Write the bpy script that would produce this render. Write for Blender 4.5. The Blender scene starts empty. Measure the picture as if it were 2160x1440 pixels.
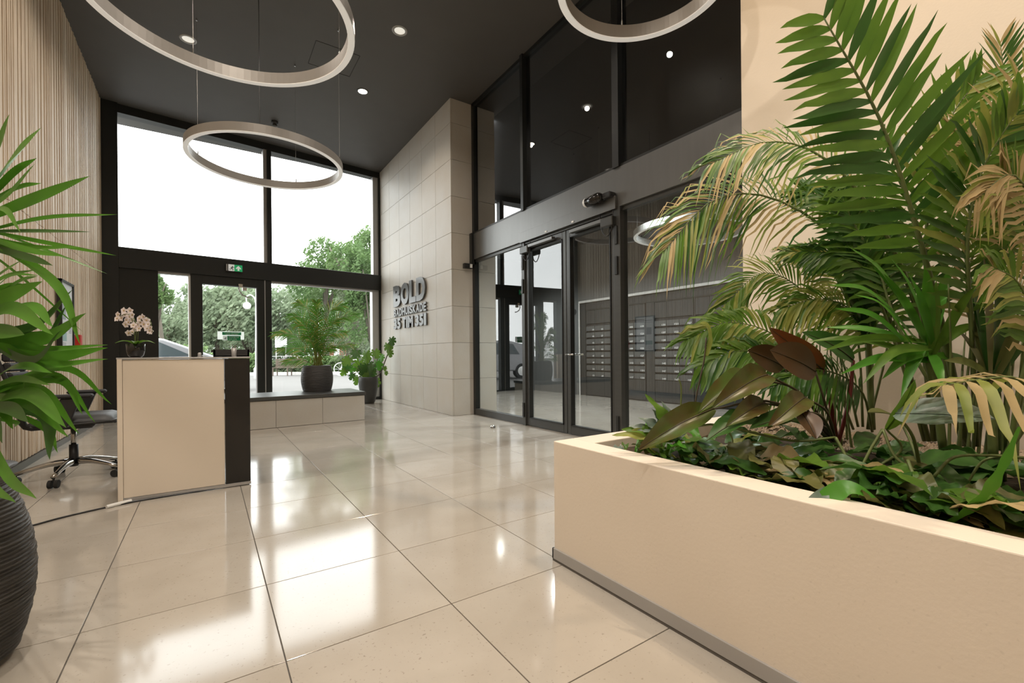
import bpy, bmesh, math, random
from math import sin, cos, pi, sqrt, atan2, radians
from mathutils import Vector, Matrix, noise
random.seed(7)
SC = bpy.context.scene
COL = SC.collection
# ------------------------------------------------------------------ camera
FPX, YAW, ROLL, SHY, CAMH = 955.39, .5929, -.0091, 26.82, 1.0
Fv = Vector((sin(YAW), cos(YAW), 0)); R0 = Vector((cos(YAW), -sin(YAW), 0)); U0 = Vector((0, 0, 1))
Rv = R0*cos(ROLL)+U0*sin(ROLL); Uv = U0*cos(ROLL)-R0*sin(ROLL)
CAM = Vector((0, 0, CAMH))
cd = bpy.data.cameras.new('camera'); co = bpy.data.objects.new('camera', cd); COL.objects.link(co)
co.matrix_world = Matrix(((Rv.x, Uv.x, -Fv.x, 0), (Rv.y, Uv.y, -Fv.y, 0), (Rv.z, Uv.z, -Fv.z, CAMH), (0, 0, 0, 1)))
cd.sensor_width = 36; cd.lens = FPX/2160*36; cd.shift_y = SHY/2160; cd.clip_start = .02; cd.clip_end = 300
SC.camera = co
# ------------------------------------------------------------------ world, exposure
SC.view_settings.view_transform = 'Standard'; SC.view_settings.look = 'None'
SC.view_settings.gamma = 1; SC.view_settings.use_curve_mapping = False
SC.view_settings.exposure = 0.2
W = bpy.data.worlds.new('overcast'); SC.world = W; W.use_nodes = True
nt = W.node_tree; nt.nodes.clear()
tc = nt.nodes.new('ShaderNodeTexCoord'); nz = nt.nodes.new('ShaderNodeTexNoise'); nz.inputs['Scale'].default_value = 2.2; nz.inputs['Detail'].default_value = 5
cr = nt.nodes.new('ShaderNodeValToRGB'); cr.color_ramp.elements[0].color = (.78, .8, .82, 1); cr.color_ramp.elements[1].color = (1, 1, 1, 1)
cr.color_ramp.elements[0].position = .35; cr.color_ramp.elements[1].position = .6
bg = nt.nodes.new('ShaderNodeBackground'); bg.inputs[1].default_value = 5.0; wo = nt.nodes.new('ShaderNodeOutputWorld')
nt.links.new(tc.outputs['Generated'], nz.inputs['Vector']); nt.links.new(nz.outputs[0], cr.inputs[0]); nt.links.new(cr.outputs[0], bg.inputs[0]); nt.links.new(bg.outputs[0], wo.inputs[0])
def area(name, loc, size, power, color, rot=(0, 0, 0), sy=None, portal=False):
    l = bpy.data.lights.new(name, 'AREA'); l.size = size; l.energy = power; l.color = color
    if sy: l.shape = 'RECTANGLE'; l.size_y = sy
    o = bpy.data.objects.new(name, l); o.location = loc; o.rotation_euler = rot; COL.objects.link(o)
    if portal: l.cycles.is_portal = True
    return o
def spot(name, loc, power, color, angle=110, r=.06, rot=(0, 0, 0), blend=.6):
    l = bpy.data.lights.new(name, 'SPOT'); l.energy = power; l.color = color; l.spot_size = radians(angle); l.spot_blend = blend; l.shadow_soft_size = r
    o = bpy.data.objects.new(name, l); o.location = loc; o.rotation_euler = rot; COL.objects.link(o)
    return o
WARM = (1, .79, .57); WARM2 = (1, .89, .77)
area('facade_portal', (1.0, 10.35, 2.6), 4.9, 1, (1, 1, 1), (-pi/2, 0, math.atan(.11)), 5.2, portal=True)
for x, y, p in ((2.25, 1.05, 210), (2.45, -.35, 140)): spot('planter_spot', (x, y, 5.1), p, WARM, 80, .025)
for x, y, p in ((2.1, 5.66, 60), (2.09, 7.285, 60), (-.17, 7.34, 40), (2.1, 4.0, 90), (-.17, 5.66, 80), (-.17, 4.0, 100), (-.17, 2.3, 215), (-.17, .7, 290), (-.17, -.9, 215), (1.0, -1.5, 110)):  # visible downlights first, then out-of-view lamps added to brighten the room
    spot('ceiling_spot', (x, y, 5.17), p*.85, WARM2, 136, .035)
for x, y, p in ((5.5, 6.6, 330), (5.5, 4.3, 330), (5.6, 8.9, 200)): spot('vestibule_fill', (x, y, 3.5), p, (.97, 1, 1), 140, .1)  # unseen lamps without fixtures, added to brighten the mailbox wall

# ------------------------------------------------------------------ materials
MT = {}
def mat(name, col, rough=.6, metal=0, var=0, vs=8, vcol=None, bump=0, bs=None, stretch=(1, 1, 1), objvar=0, spec=.5, trans=0, speck=0, coat=0, emit=0, alpha=1, ior=1.5, obvcol=None):
    m = bpy.data.materials.new(name); m.use_nodes = True; n = m.node_tree; b = n.nodes['Principled BSDF']
    L = n.links.new
    b.inputs['Roughness'].default_value = rough; b.inputs['Metallic'].default_value = metal
    b.inputs['Base Color'].default_value = (*col, 1); b.inputs['Specular IOR Level'].default_value = spec; b.inputs['IOR'].default_value = ior
    if coat: b.inputs['Coat Weight'].default_value = coat; b.inputs['Coat Roughness'].default_value = .05
    if emit: b.inputs['Emission Color'].default_value = (*col, 1); b.inputs['Emission Strength'].default_value = emit
    src = None
    if var or bump or speck:
        t = n.nodes.new('ShaderNodeTexCoord'); mp = n.nodes.new('ShaderNodeMapping'); mp.inputs['Scale'].default_value = stretch; L(t.outputs['Object'], mp.inputs[0])
        if objvar:
            oi = n.nodes.new('ShaderNodeObjectInfo'); cb = n.nodes.new('ShaderNodeCombineXYZ')
            ml = n.nodes.new('ShaderNodeMath'); ml.operation = 'MULTIPLY'; ml.inputs[1].default_value = 37; L(oi.outputs['Random'], ml.inputs[0])
            for i in range(3): L(ml.outputs[0], cb.inputs[i])
            va = n.nodes.new('ShaderNodeVectorMath'); L(mp.outputs[0], va.inputs[0]); L(cb.outputs[0], va.inputs[1]); vec = va.outputs[0]
        else: vec = mp.outputs[0]
    if var:
        z = n.nodes.new('ShaderNodeTexNoise'); z.inputs['Scale'].default_value = vs; z.inputs['Detail'].default_value = 6; L(vec, z.inputs['Vector'])
        mx = n.nodes.new('ShaderNodeMix'); mx.data_type = 'RGBA'; mx.inputs[6].default_value = (*col, 1)
        vc = vcol or tuple(c*.6 for c in col); mx.inputs[7].default_value = (*vc, 1)
        mr = n.nodes.new('ShaderNodeMapRange'); mr.inputs[1].default_value = .35; mr.inputs[2].default_value = .68; mr.inputs[4].default_value = var; L(z.outputs[0], mr.inputs[0]); L(mr.outputs[0], mx.inputs[0])
        src = mx.outputs[2]
    if speck:
        v = n.nodes.new('ShaderNodeTexNoise'); v.inputs['Scale'].default_value = 90; v.inputs['Detail'].default_value = 2; L(vec, v.inputs['Vector'])
        g = n.nodes.new('ShaderNodeMapRange'); g.inputs[1].default_value = .66; g.inputs[2].default_value = .74; g.inputs[4].default_value = speck; L(v.outputs[0], g.inputs[0])
        m2 = n.nodes.new('ShaderNodeMix'); m2.data_type = 'RGBA'; L(g.outputs[0], m2.inputs[0])
        if src: L(src, m2.inputs[6])
        else: m2.inputs[6].default_value = (*col, 1)
        m2.inputs[7].default_value = (col[0]*.35, col[1]*.32, col[2]*.28, 1); src = m2.outputs[2]
    if objvar:
        oi2 = n.nodes.new('ShaderNodeObjectInfo'); m3 = n.nodes.new('ShaderNodeMix'); m3.data_type = 'RGBA'
        r2 = n.nodes.new('ShaderNodeMath'); r2.operation = 'MULTIPLY'; r2.inputs[1].default_value = objvar; L(oi2.outputs['Random'], r2.inputs[0]); L(r2.outputs[0], m3.inputs[0])
        if src: L(src, m3.inputs[6])
        else: m3.inputs[6].default_value = (*col, 1)
        oc = obvcol or tuple(c*.5 for c in col); m3.inputs[7].default_value = (*oc, 1); src = m3.outputs[2]
    if src: L(src, b.inputs['Base Color'])
    if bump:
        z2 = n.nodes.new('ShaderNodeTexNoise'); z2.inputs['Scale'].default_value = bs or vs*4; z2.inputs['Detail'].default_value = 3; L(vec, z2.inputs['Vector'])
        bu = n.nodes.new('ShaderNodeBump'); bu.inputs['Strength'].default_value = bump; bu.inputs['Distance'].default_value = .01; L(z2.outputs[0], bu.inputs['Height']); L(bu.outputs[0], b.inputs['Normal'])
    if trans:
        out = n.nodes['Material Output']; tr = n.nodes.new('ShaderNodeBsdfTranslucent'); ms = n.nodes.new('ShaderNodeMixShader'); ms.inputs[0].default_value = trans
        if src: L(src, tr.inputs[0])
        else: tr.inputs[0].default_value = (*col, 1)
        L(b.outputs[0], ms.inputs[1]); L(tr.outputs[0], ms.inputs[2]); L(ms.outputs[0], out.inputs[0])
    MT[name] = m; return m
def glass(name, tint, ior, rough=0):
    m = bpy.data.materials.new(name); m.use_nodes = True; n = m.node_tree; n.nodes.clear(); L = n.links.new
    o = n.nodes.new('ShaderNodeOutputMaterial'); t = n.nodes.new('ShaderNodeBsdfTransparent'); t.inputs[0].default_value = (*tint, 1)
    g = n.nodes.new('ShaderNodeBsdfGlossy'); g.inputs['Roughness'].default_value = rough; f = n.nodes.new('ShaderNodeFresnel'); f.inputs[0].default_value = ior
    ge = n.nodes.new('ShaderNodeNewGeometry'); ms = n.nodes.new('ShaderNodeMixShader')
    inv = n.nodes.new('ShaderNodeMath'); inv.operation = 'SUBTRACT'; inv.inputs[0].default_value = 1; L(ge.outputs['Backfacing'], inv.inputs[1])
    mu = n.nodes.new('ShaderNodeMath'); mu.operation = 'MULTIPLY'; L(f.outputs[0], mu.inputs[0]); L(inv.outputs[0], mu.inputs[1])
    L(mu.outputs[0], ms.inputs[0]); L(t.outputs[0], ms.inputs[1]); L(g.outputs[0], ms.inputs[2]); L(ms.outputs[0], o.inputs[0]); MT[name] = m; return m
mat('tile', (.45, .415, .365), .10, var=.7, vs=2.6, vcol=(.36, .325, .275), speck=.5, objvar=.25, obvcol=(.40, .365, .31), spec=.7, stretch=(1, 1, 1))
mat('grout', (.12, .11, .10), .8)
mat('stone', (.52, .495, .45), .5, var=.6, vs=3, vcol=(.48, .43, .36), speck=.35, objvar=.25, obvcol=(.52, .475, .40), bump=.08, bs=60, spec=.35)
mat('stone_joint', (.16, .14, .12), .8)
mat('ceiling_paint', (.092, .086, .079), .55, var=.15, vs=3)
mat('ceiling_line', (.02, .02, .02), .8)
mat('oak', (.62, .50, .36), .6, var=.7, vs=5, vcol=(.38, .255, .15), stretch=(8, 8, .6), objvar=.6, obvcol=(.70, .61, .49), bump=.15, bs=30)
mat('oak_back', (.14, .10, .07), .8)
mat('plaster', (.66, .585, .485), .75, var=.15, vs=2, vcol=(.60, .53, .44), bump=.05, bs=90)
mat('planter_plaster', (.77, .69, .59), .6, var=.25, vs=2, vcol=(.66, .58, .48), bump=.05, bs=80, speck=.12)
mat('black_frame', (.012, .013, .012), .38, var=.2, vs=3, vcol=(.02, .02, .02))
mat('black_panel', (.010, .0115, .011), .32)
mat('dark_alu', (.085, .086, .083), .35, metal=.55, var=.15, vs=3, stretch=(1, 1, 12))
mat('header_alu', (.18, .18, .175), .36, metal=.7, var=.12, vs=2, stretch=(1, 12, 1))
mat('grey_alu', (.42, .41, .40), .4, metal=.3)
mat('steel', (.62, .62, .60), .22, metal=1)
mat('wire', (.35, .33, .30), .4, metal=.8)
mat('ring_shell', (.33, .31, .285), .4, metal=.25, var=.1, vs=5)
mat('ring_glow', (.88, .87, .84), .35, emit=.22)
mat('sign_sheet', (.85, .87, .85), .5, trans=.6)
mat('sign_green_sheet', (.02, .30, .12), .5, trans=.3)
mat('lamp', (1, .86, .66), emit=22)
mat('lamp_off_glow', (.9, .88, .8), .3, emit=.5)  # faint glow put into the discs of downlights that are off
mat('white', (.8, .8, .78), .35)
mat('white_matt', (.78, .77, .74), .7)
mat('desk_white', (.74, .655, .55), .33, var=.05, vs=3)
mat('black_gloss', (.012, .011, .010), .12)
mat('black_plastic', (.018, .018, .019), .4)
mat('chair_fabric', (.022, .022, .024), .75, bump=.2, bs=200)
mat('chair_seat', (.05, .052, .055), .5, bump=.1, bs=150)
mat('chrome', (.55, .53, .5), .18, metal=1)
mat('pot', (.030, .028, .026), .5, var=.5, vs=6, vcol=(.085, .08, .075), stretch=(1, 1, 14), bump=.9, bs=12)
mat('pot_plain', (.035, .035, .033), .5, var=.3, vs=6, vcol=(.06, .06, .055))
mat('soil', (.035, .026, .018), .95, var=.7, vs=25, vcol=(.10, .065, .035), bump=.6, bs=50)
mat('gravel', (.42, .34, .25), .8, var=.6, vs=40, vcol=(.2, .14, .09))
mat('leaf', (.135, .255, .03), .4, var=.6, vs=6, vcol=(.055, .16, .018), trans=.42, objvar=.35, obvcol=(.10, .21, .025))
mat('leaf_dark', (.05, .14, .025), .34, var=.6, vs=7, vcol=(.028, .085, .015), trans=.32, objvar=.4, obvcol=(.055, .12, .02))
mat('leaf_bright', (.085, .30, .025), .36, var=.5, vs=5, vcol=(.05, .19, .018), trans=.3, objvar=.3, obvcol=(.13, .30, .03))
mat('leaf_yellow', (.34, .36, .08), .45, var=.6, vs=8, vcol=(.18, .27, .05), trans=.4)
mat('leaf_dry', (.56, .43, .22), .6, var=.6, vs=8, vcol=(.38, .29, .12), trans=.35)
mat('leaf_olive', (.13, .145, .04), .4, var=.6, vs=6, vcol=(.07, .10, .022), trans=.22, objvar=.5, obvcol=(.17, .14, .05))
mat('leaf_red', (.17, .05, .015), .4, var=.9, vs=7, vcol=(.07, .075, .018), trans=.25)
mat('leaf_burgundy', (.075, .040, .016), .33, var=.6, vs=5, vcol=(.04, .05, .014), trans=.15, objvar=.4, obvcol=(.10, .035, .016))
mat('leaf_philo', (.075, .125, .022), .3, var=.9, vs=9, vcol=(.10, .055, .02), trans=.2)
mat('leaf_silver', (.20, .25, .22), .3, var=.7, vs=9, vcol=(.07, .13, .08), stretch=(1, 5, 1), trans=.1)
mat('leaf_yucca', (.12, .33, .03), .33, var=.5, vs=3, vcol=(.06, .20, .015), trans=.35, objvar=.35, obvcol=(.05, .13, .02))
mat('leaf_edge', (.33, .45, .15), .4, trans=.2)
mat('stem_green', (.13, .17, .05), .5, var=.5, vs=12)
mat('stem_dark', (.06, .045, .025), .5)
mat('stem_red', (.12, .012, .012), .35)
mat('petal', (.82, .74, .72), .55, trans=.3)
mat('petal_heart', (.45, .32, .08), .5)
mat('mail_dark', (.045, .046, .045), .42, var=.6, vs=30, vcol=(.030, .031, .030), stretch=(1, 1, .03), spec=.4)
mat('mail_wall', (.15, .152, .148), .45, var=.5, vs=16, vcol=(.108, .11, .107), stretch=(1, 1, .02))
mat('mail_door', (.085, .087, .085), .4, var=.6, vs=30, vcol=(.06, .062, .06), stretch=(1, 1, .03), spec=.4)
mat('mail_slot', (.006, .006, .006), .7)
mat('marble', (.72, .70, .67), .35, var=.4, vs=9)
mat('sign_green', (.01, .22, .085), .4)
mat('sign_green_lit', (.015, .36, .13), .4, emit=.35)
mat('sign_white_lit', (.85, .86, .84), .4, emit=.25)
mat('print_white', (.8, .83, .86), .3)
mat('print_grey', (.30, .33, .36), .5)
mat('print_teal', (.25, .42, .42), .5)
mat('red', (.55, .03, .02), .4)
mat('letter', (.085, .085, .08), .35, metal=.15)
mat('paving', (.15, .146, .14), .85, var=.6, vs=.35, vcol=(.12, .115, .11))
mat('hedge', (.17, .26, .10), .8, trans=.3, var=.6, vs=2)
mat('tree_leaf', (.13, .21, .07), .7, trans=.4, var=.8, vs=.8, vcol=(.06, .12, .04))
mat('tree_leaf_haze', (.25, .31, .20), .7, trans=.4, var=.8, vs=.9, vcol=(.13, .18, .10))  # haze and overexposure put into a paler leaf colour for distant trees
mat('ivy', (.19, .23, .14), .7, trans=.3, var=.8, vs=2, vcol=(.06, .09, .035))
mat('bark', (.10, .085, .065), .9, var=.5, vs=6)
mat('bench_wood', (.11, .08, .06), .8)
mat('car_paint', (.22, .22, .23), .2, coat=1)
mat('car_glass', (.05, .065, .07), .08)
mat('tyre', (.02, .02, .02), .8)
mat('brick', (.28, .11, .08), .9)
mat('river', (.30, .33, .33), .25)
glass('window_glass', (.97, .985, .975), 1.45)
glass('partition_glass', (.93, .95, .94), 2.35)
glass('upper_glass', (.80, .81, .81), 3.7)

# ------------------------------------------------------------------ mesh helpers
ORG = {}
def org(o): return ORG.get(o.name, Vector((0, 0, 0)))
class MB:
    def __init__(s, xf=None): s.v = []; s.f = []; s.mi = []; s.cur = 0; s.xf = xf
    def add(s, vs, fs, mi=None):
        b = len(s.v)
        for p in vs:
            p = Vector(p); s.v.append(s.xf(p) if s.xf else p)
        for f in fs: s.f.append([b+i for i in f]); s.mi.append(s.cur if mi is None else mi)
        return s
    def box(s, x0, x1, y0, y1, z0, z1, mi=None):
        return s.add([(x0, y0, z0), (x1, y0, z0), (x1, y1, z0), (x0, y1, z0), (x0, y0, z1), (x1, y0, z1), (x1, y1, z1), (x0, y1, z1)],
                     [(0, 3, 2, 1), (4, 5, 6, 7), (0, 1, 5, 4), (1, 2, 6, 5), (2, 3, 7, 6), (3, 0, 4, 7)], mi)
    def cham(s, x0, x1, y0, y1, z0, z1, c=.01, mi=None):
        # box with all twelve edges chamfered
        V = []; cx = (x0, x1); cy = (y0, y1); cz = (z0, z1); idx = {}
        for i in (0, 1):
            for j in (0, 1):
                for k in (0, 1):
                    sx, sy, sz = (c, -c)[i], (c, -c)[j], (c, -c)[k]
                    for a in range(3):
                        p = [cx[i]+sx, cy[j]+sy, cz[k]+sz]; p[a] = (cx[i], cy[j], cz[k])[a]
                        idx[(i, j, k, a)] = len(V); V.append(p)
        F = []
        for a in range(3):
            b_, c_ = [q for q in range(3) if q != a]
            for e in (0, 1):
                q = []
                for u, w in ((0, 0), (1, 0), (1, 1), (0, 1)):
                    k = [0, 0, 0]; k[a] = e; k[b_] = u; k[c_] = w; q.append(idx[(*k, a)])
                F.append(q)
            for u in (0, 1):
                for w in (0, 1):
                    k0 = [0, 0, 0]; k1 = [0, 0, 0]; k0[b_] = k1[b_] = u; k0[c_] = k1[c_] = w; k1[a] = 1
                    F.append([idx[(*k0, b_)], idx[(*k1, b_)], idx[(*k1, c_)], idx[(*k0, c_)]])
        for i in (0, 1):
            for j in (0, 1):
                for k in (0, 1): F.append([idx[(i, j, k, 0)], idx[(i, j, k, 1)], idx[(i, j, k, 2)]])
        return s.add(V, F, mi)
    def tube(s, pts, r, n=8, mi=None, cap=True):
        pts = [Vector(p) for p in pts]; rs = r if isinstance(r, (list, tuple)) else [r]*len(pts)
        V = []; F = []; up = None
        for i, p in enumerate(pts):
            t = (pts[min(i+1, len(pts)-1)]-pts[max(i-1, 0)]).normalized()
            if up is None: up = t.orthogonal().normalized()
            up = (up-t*up.dot(t)); up = up.normalized() if up.length > 1e-6 else t.orthogonal().normalized(); w = t.cross(up)
            for k in range(n):
                a = 2*pi*k/n; V.append(p+(up*cos(a)+w*sin(a))*rs[i])
        for i in range(len(pts)-1):
            for k in range(n): F.append((i*n+k, i*n+(k+1) % n, (i+1)*n+(k+1) % n, (i+1)*n+k))
        if cap: F.append(tuple(range(n))[::-1]); F.append(tuple((len(pts)-1)*n+k for k in range(n)))
        return s.add(V, F, mi)
    def lathe(s, c, prof, n=32, mi=None, capb=True, capt=False):
        V = []; F = []
        for r, z in prof:
            for k in range(n): a = 2*pi*k/n; V.append((c[0]+r*cos(a), c[1]+r*sin(a), c[2]+z))
        for i in range(len(prof)-1):
            for k in range(n): F.append((i*n+k, i*n+(k+1) % n, (i+1)*n+(k+1) % n, (i+1)*n+k))
        if capb: F.append(tuple(range(n))[::-1])
        if capt: F.append(tuple((len(prof)-1)*n+k for k in range(n)))
        return s.add(V, F, mi)
    def ball(s, c, r, n=10, m=6, sc=(1, 1, 1), mi=None):
        V = []; F = []
        for i in range(m+1):
            th = pi*i/m
            for k in range(n): a = 2*pi*k/n; V.append((c[0]+r*sc[0]*sin(th)*cos(a), c[1]+r*sc[1]*sin(th)*sin(a), c[2]-r*sc[2]*cos(th)))
        for i in range(m):
            for k in range(n): F.append((i*n+k, i*n+(k+1) % n, (i+1)*n+(k+1) % n, (i+1)*n+k))
        return s.add(V, F, mi)
    def build(s, name, mats, parent=None, smooth=False, kind=None, label=None, origin=None, solid=0, bevel=0):
        o0 = origin if origin is not None else (org(parent) if parent is not None else Vector((0, 0, 0)))
        o0 = Vector(o0)
        me = bpy.data.meshes.new(name); me.from_pydata([tuple(p-o0) for p in s.v], [], s.f)
        if isinstance(mats, str): mats = [mats]
        for m_ in mats: me.materials.append(MT[m_])
        if len(mats) > 1: me.polygons.foreach_set('material_index', s.mi)
        if smooth: me.polygons.foreach_set('use_smooth', [True]*len(s.f))
        me.update()
        o = bpy.data.objects.new(name, me); COL.objects.link(o); ORG[o.name] = o0
        if parent is not None: o.parent = parent; o.location = o0-org(parent)
        else: o.location = o0
        if kind: o['kind'] = kind
        if label: o['label'] = label
        if solid: md = o.modifiers.new('s', 'SOLIDIFY'); md.thickness = solid; md.offset = 0
        if bevel: md = o.modifiers.new('b', 'BEVEL'); md.width = bevel; md.segments = 2; md.limit_method = 'ANGLE'
        return o
def thing(name, loc, label, cat, group=None, rz=0):
    o = bpy.data.objects.new(name, None); COL.objects.link(o); o.location = loc; o.rotation_euler.z = rz; o.empty_display_size = .1
    ORG[o.name] = Vector(loc); o['label'] = label; o['category'] = cat
    if group: o['group'] = group
    return o
def tag(o, label, cat, group=None):
    o['label'] = label; o['category'] = cat
    if group: o['group'] = group
    return o
def struct(o, label=None):
    o['kind'] = 'structure'
    if label: o['label'] = label
    return o
def setting(name, loc=(0, 0, 0), label=None):
    o = bpy.data.objects.new(name, None); COL.objects.link(o); o.location = loc; ORG[o.name] = Vector(loc); o['kind'] = 'structure'
    if label: o['label'] = label
    return o
def piece(name, me, parent, loc, rot=None):
    o = bpy.data.objects.new(name, me); COL.objects.link(o); o.parent = parent; o.location = Vector(loc)-org(parent)
    if rot: o.rotation_euler = rot
    ORG[o.name] = Vector(loc); return o
def boxmesh(name, dx, dy, dz, m, c=.002):
    b = MB(); b.cham(-dx/2, dx/2, -dy/2, dy/2, -dz/2, dz/2, c) if c else b.box(-dx/2, dx/2, -dy/2, dy/2, -dz/2, dz/2)
    me = bpy.data.meshes.new(name); me.from_pydata([tuple(p) for p in b.v], [], b.f); me.materials.append(MT[m]); me.update(); return me
def P(x, y, d): return CAM+(Fv*FPX+Rv*(x-1080)+Uv*(720+SHY-y))*(d/FPX)      # a spot seen along a sight line, d metres deep
def text_mesh(txt, size=1, ext=.02, off=0, bev=0, res=3):
    c = bpy.data.curves.new('t', 'FONT'); c.body = txt; c.size = size; c.extrude = ext; c.offset = off; c.bevel_depth = bev; c.resolution_u = res
    o = bpy.data.objects.new('t', c); COL.objects.link(o); dg = bpy.context.evaluated_depsgraph_get(); dg.update()
    me = bpy.data.meshes.new_from_object(o.evaluated_get(dg)); bpy.data.objects.remove(o); return me
def fit_text(txt, name, m, parent, O, ex, ez, w, h, ext=.01, off=0, label=None):
    """letters filling a w x h box whose lower left corner is O, along ex and ez"""
    me = text_mesh(txt, 1, .5, off); me.materials.clear(); me.materials.append(MT[m])
    xs = [v.co.x for v in me.vertices]; ys = [v.co.y for v in me.vertices]; x0, x1, y0, y1 = min(xs), max(xs), min(ys), max(ys)
    ex = Vector(ex).normalized(); ez = Vector(ez).normalized(); en = ex.cross(ez); O = Vector(O); o0 = org(parent)
    for v in me.vertices:
        c = v.co; v.co = O-o0+ex*((c.x-x0)/(x1-x0)*w)+ez*((c.y-y0)/(y1-y0)*h)+en*(c.z+.5)*ext
    me.update(); o = bpy.data.objects.new(name, me); COL.objects.link(o); o.parent = parent; ORG[o.name] = o0.copy()
    if label: o['label'] = label
    return o
# ================================================================== ROOM
T = .6; TX0 = -.392; TY0 = 1.651; ZC = 5.2
XW, XS, XG, XM = -1.40, 3.326, 3.75, 7.5
def facy(x): return 10.35+.11*(x-XS)
# floor: slab plus tiles
fl = setting('floor', (0, 0, 0), 'polished beige limestone tile floor with thin dark joints')
g = MB(); g.box(XW-.1, 8.2, -4, 10.9, -.12, -.006); g.build('grout_bed', 'grout', fl)
tm = {}
def tile_at(x0, x1, y0, y1):
    k = (round(x1-x0, 3), round(y1-y0, 3))
    if k not in tm: tm[k] = boxmesh('tile', k[0]-.004, k[1]-.004, .02, 'tile', .0008)
    piece('tile', tm[k], fl, ((x0+x1)/2, (y0+y1)/2, -.010))
nt_ = 0; restv = MB()
for i in range(-2, 15):
    for j in range(-10, 15):
        x0 = max(TX0+i*T, XW); x1 = min(TX0+(i+1)*T, XM+.1); y0 = TY0+j*T; y1 = min(TY0+(j+1)*T, 10.3)
        if x1-x0 < .05 or y1-y0 < .05: continue
        xc, yc = (x0+x1)/2, (y0+y1)/2
        d = (Vector((xc, yc, 0))-CAM).dot(Fv); l = (Vector((xc, yc, 0))-CAM).dot(Rv)
        vis = d > .5 and abs(l/d) < 1.3 and d < 12.5 and (yc > 6.3 or xc < 4.2 or yc > 2.8) and not (xc > 3.4 and xc < 7.3 and yc > 9.4)
        if yc < 1.3 and xc > 1.6: vis = False
        if vis: tile_at(x0, x1, y0, y1); nt_ += 1
        else: restv.box(x0+.002, x1-.002, y0+.002, y1-.002, -.02, 0)
restv.build('far_tiles', 'tile', fl, kind='stuff')
print('TILES', nt_)
# ceiling
c = MB(); c.box(XW-.1, 3.9, -4, 10.7, ZC, ZC+.2); ce = struct(c.build('ceiling', 'ceiling_paint'), 'dark grey painted ceiling'); 
h = MB()
for (x0, x1, y0, y1) in ((1.24, 1.81, 6.44, 7.0), (-.3, .3, 2.9, 3.5)):
    w_ = .006
    h.box(x0, x1, y0-w_, y0, ZC-.003, ZC+.01); h.box(x0, x1, y1, y1+w_, ZC-.003, ZC+.01); h.box(x0-w_, x0, y0, y1, ZC-.003, ZC+.01); h.box(x1, x1+w_, y0, y1, ZC-.003, ZC+.01)
h.build('access_hatch_joint', 'ceiling_line', ce)
struct(MB().box(4.285, 8.2, 1.6, 10.9, 3.62, 3.8).build('ceiling', 'mail_dark'), 'dark lower ceiling of the mailbox vestibule')
# back and side shell behind the camera
struct(MB().box(XW-.2, 3.2, -4.1, -4.0, 0, ZC).build('wall_back', 'plaster'), 'plain wall behind the viewer')
# cream wall
wc = MB().box(3.0, 3.95, -4, 1.66, 0, ZC); struct(wc.build('wall_right', 'plaster', bevel=.004), 'cream plaster wall behind the planted bed')
# wood lath wall
wl = setting('wall_left', (XW, 7, 0), 'tall oak lath cladding wall')
MB().box(XW-.12, XW-.022, -4, 9.95, 0, ZC).build('backing_board', 'oak_back', wl)
pitch = .042; ys = 9.86; k = 0; rest = MB(); zj = 2.36
widths = [.036, .030, .038, .024, .034]
me_l = {}
while ys > -3.9:
    w_ = widths[(k*7+k//3) % 5]; dep = (.022, .016, .026, .019)[(k*5+k//4) % 4]
    if ys > 4.9 and k < 146:
        for z0, z1 in ((.07, zj-.002), (zj+.002, ZC)):
            key = (w_, dep, z0)
            if key not in me_l: me_l[key] = boxmesh('lath', dep, w_, z1-z0, 'oak', .002)
            piece('lath', me_l[key], wl, (XW-.022+dep/2, ys-w_/2, (z0+z1)/2))
    else: rest.box(XW-.022, XW-.022+dep, ys-w_, ys, .07, ZC)
    ys -= w_+.0045; k += 1
rest.build('lath_row', 'oak', wl, kind='stuff')
struct(MB().box(XW-.02, XW+.012, -4, 9.9, 0, .065).build('baseboard_left', 'dark_alu'))

# ------------------------------------------------------------------ facade
def fx(p): return Vector((p.x-p.y*.1093, facy(p.x)+p.y, p.z))       # x along, y outward, z up
def FB(): return MB(fx)
wb = setting('wall_front', (1, 10.1, 0), 'black framed street facade')
FB().box(-1.5, -1.2, -.06, .18, 0, ZC).build('end_column', 'black_frame', wb, label='tall black end column beside the oak laths')
b = FB(); b.box(-1.2, XS, -.02, .16, 5.06, ZC).build('head_beam', 'black_frame', wb)
FB().box(-1.2, -.69, -.02, .14, 1.0, 2.49).build('black_panel', 'black_panel', wb)
# warm oak boards below the black panel
for i in range(8):
    x0 = -1.39+i*.0875
    FB().cham(x0, x0+.082, -.05, .02, 0, .985, .003).build('board', 'oak', wb)
FB().box(-1.4, -.69, .02, .14, 0, 1.0).build('board_backing', 'oak_back', wb)
b = FB(); b.box(-1.2, XS, -.07, .16, 2.49, 2.83); b.box(-1.2, XS, .0, .16, 2.83, 2.845)
tr1 = struct(b.build('trim_1', 'black_frame', bevel=.004), 'wide black transom beam across the facade')
b = FB(); b.box(-.69, -.24, -.02, .1, 2.455, 2.488); b.box(1.07, 3.14, -.02, .1, 2.455, 2.488)
struct(b.build('trim_2', 'grey_alu'), 'thin pale strip under the transom')
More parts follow.
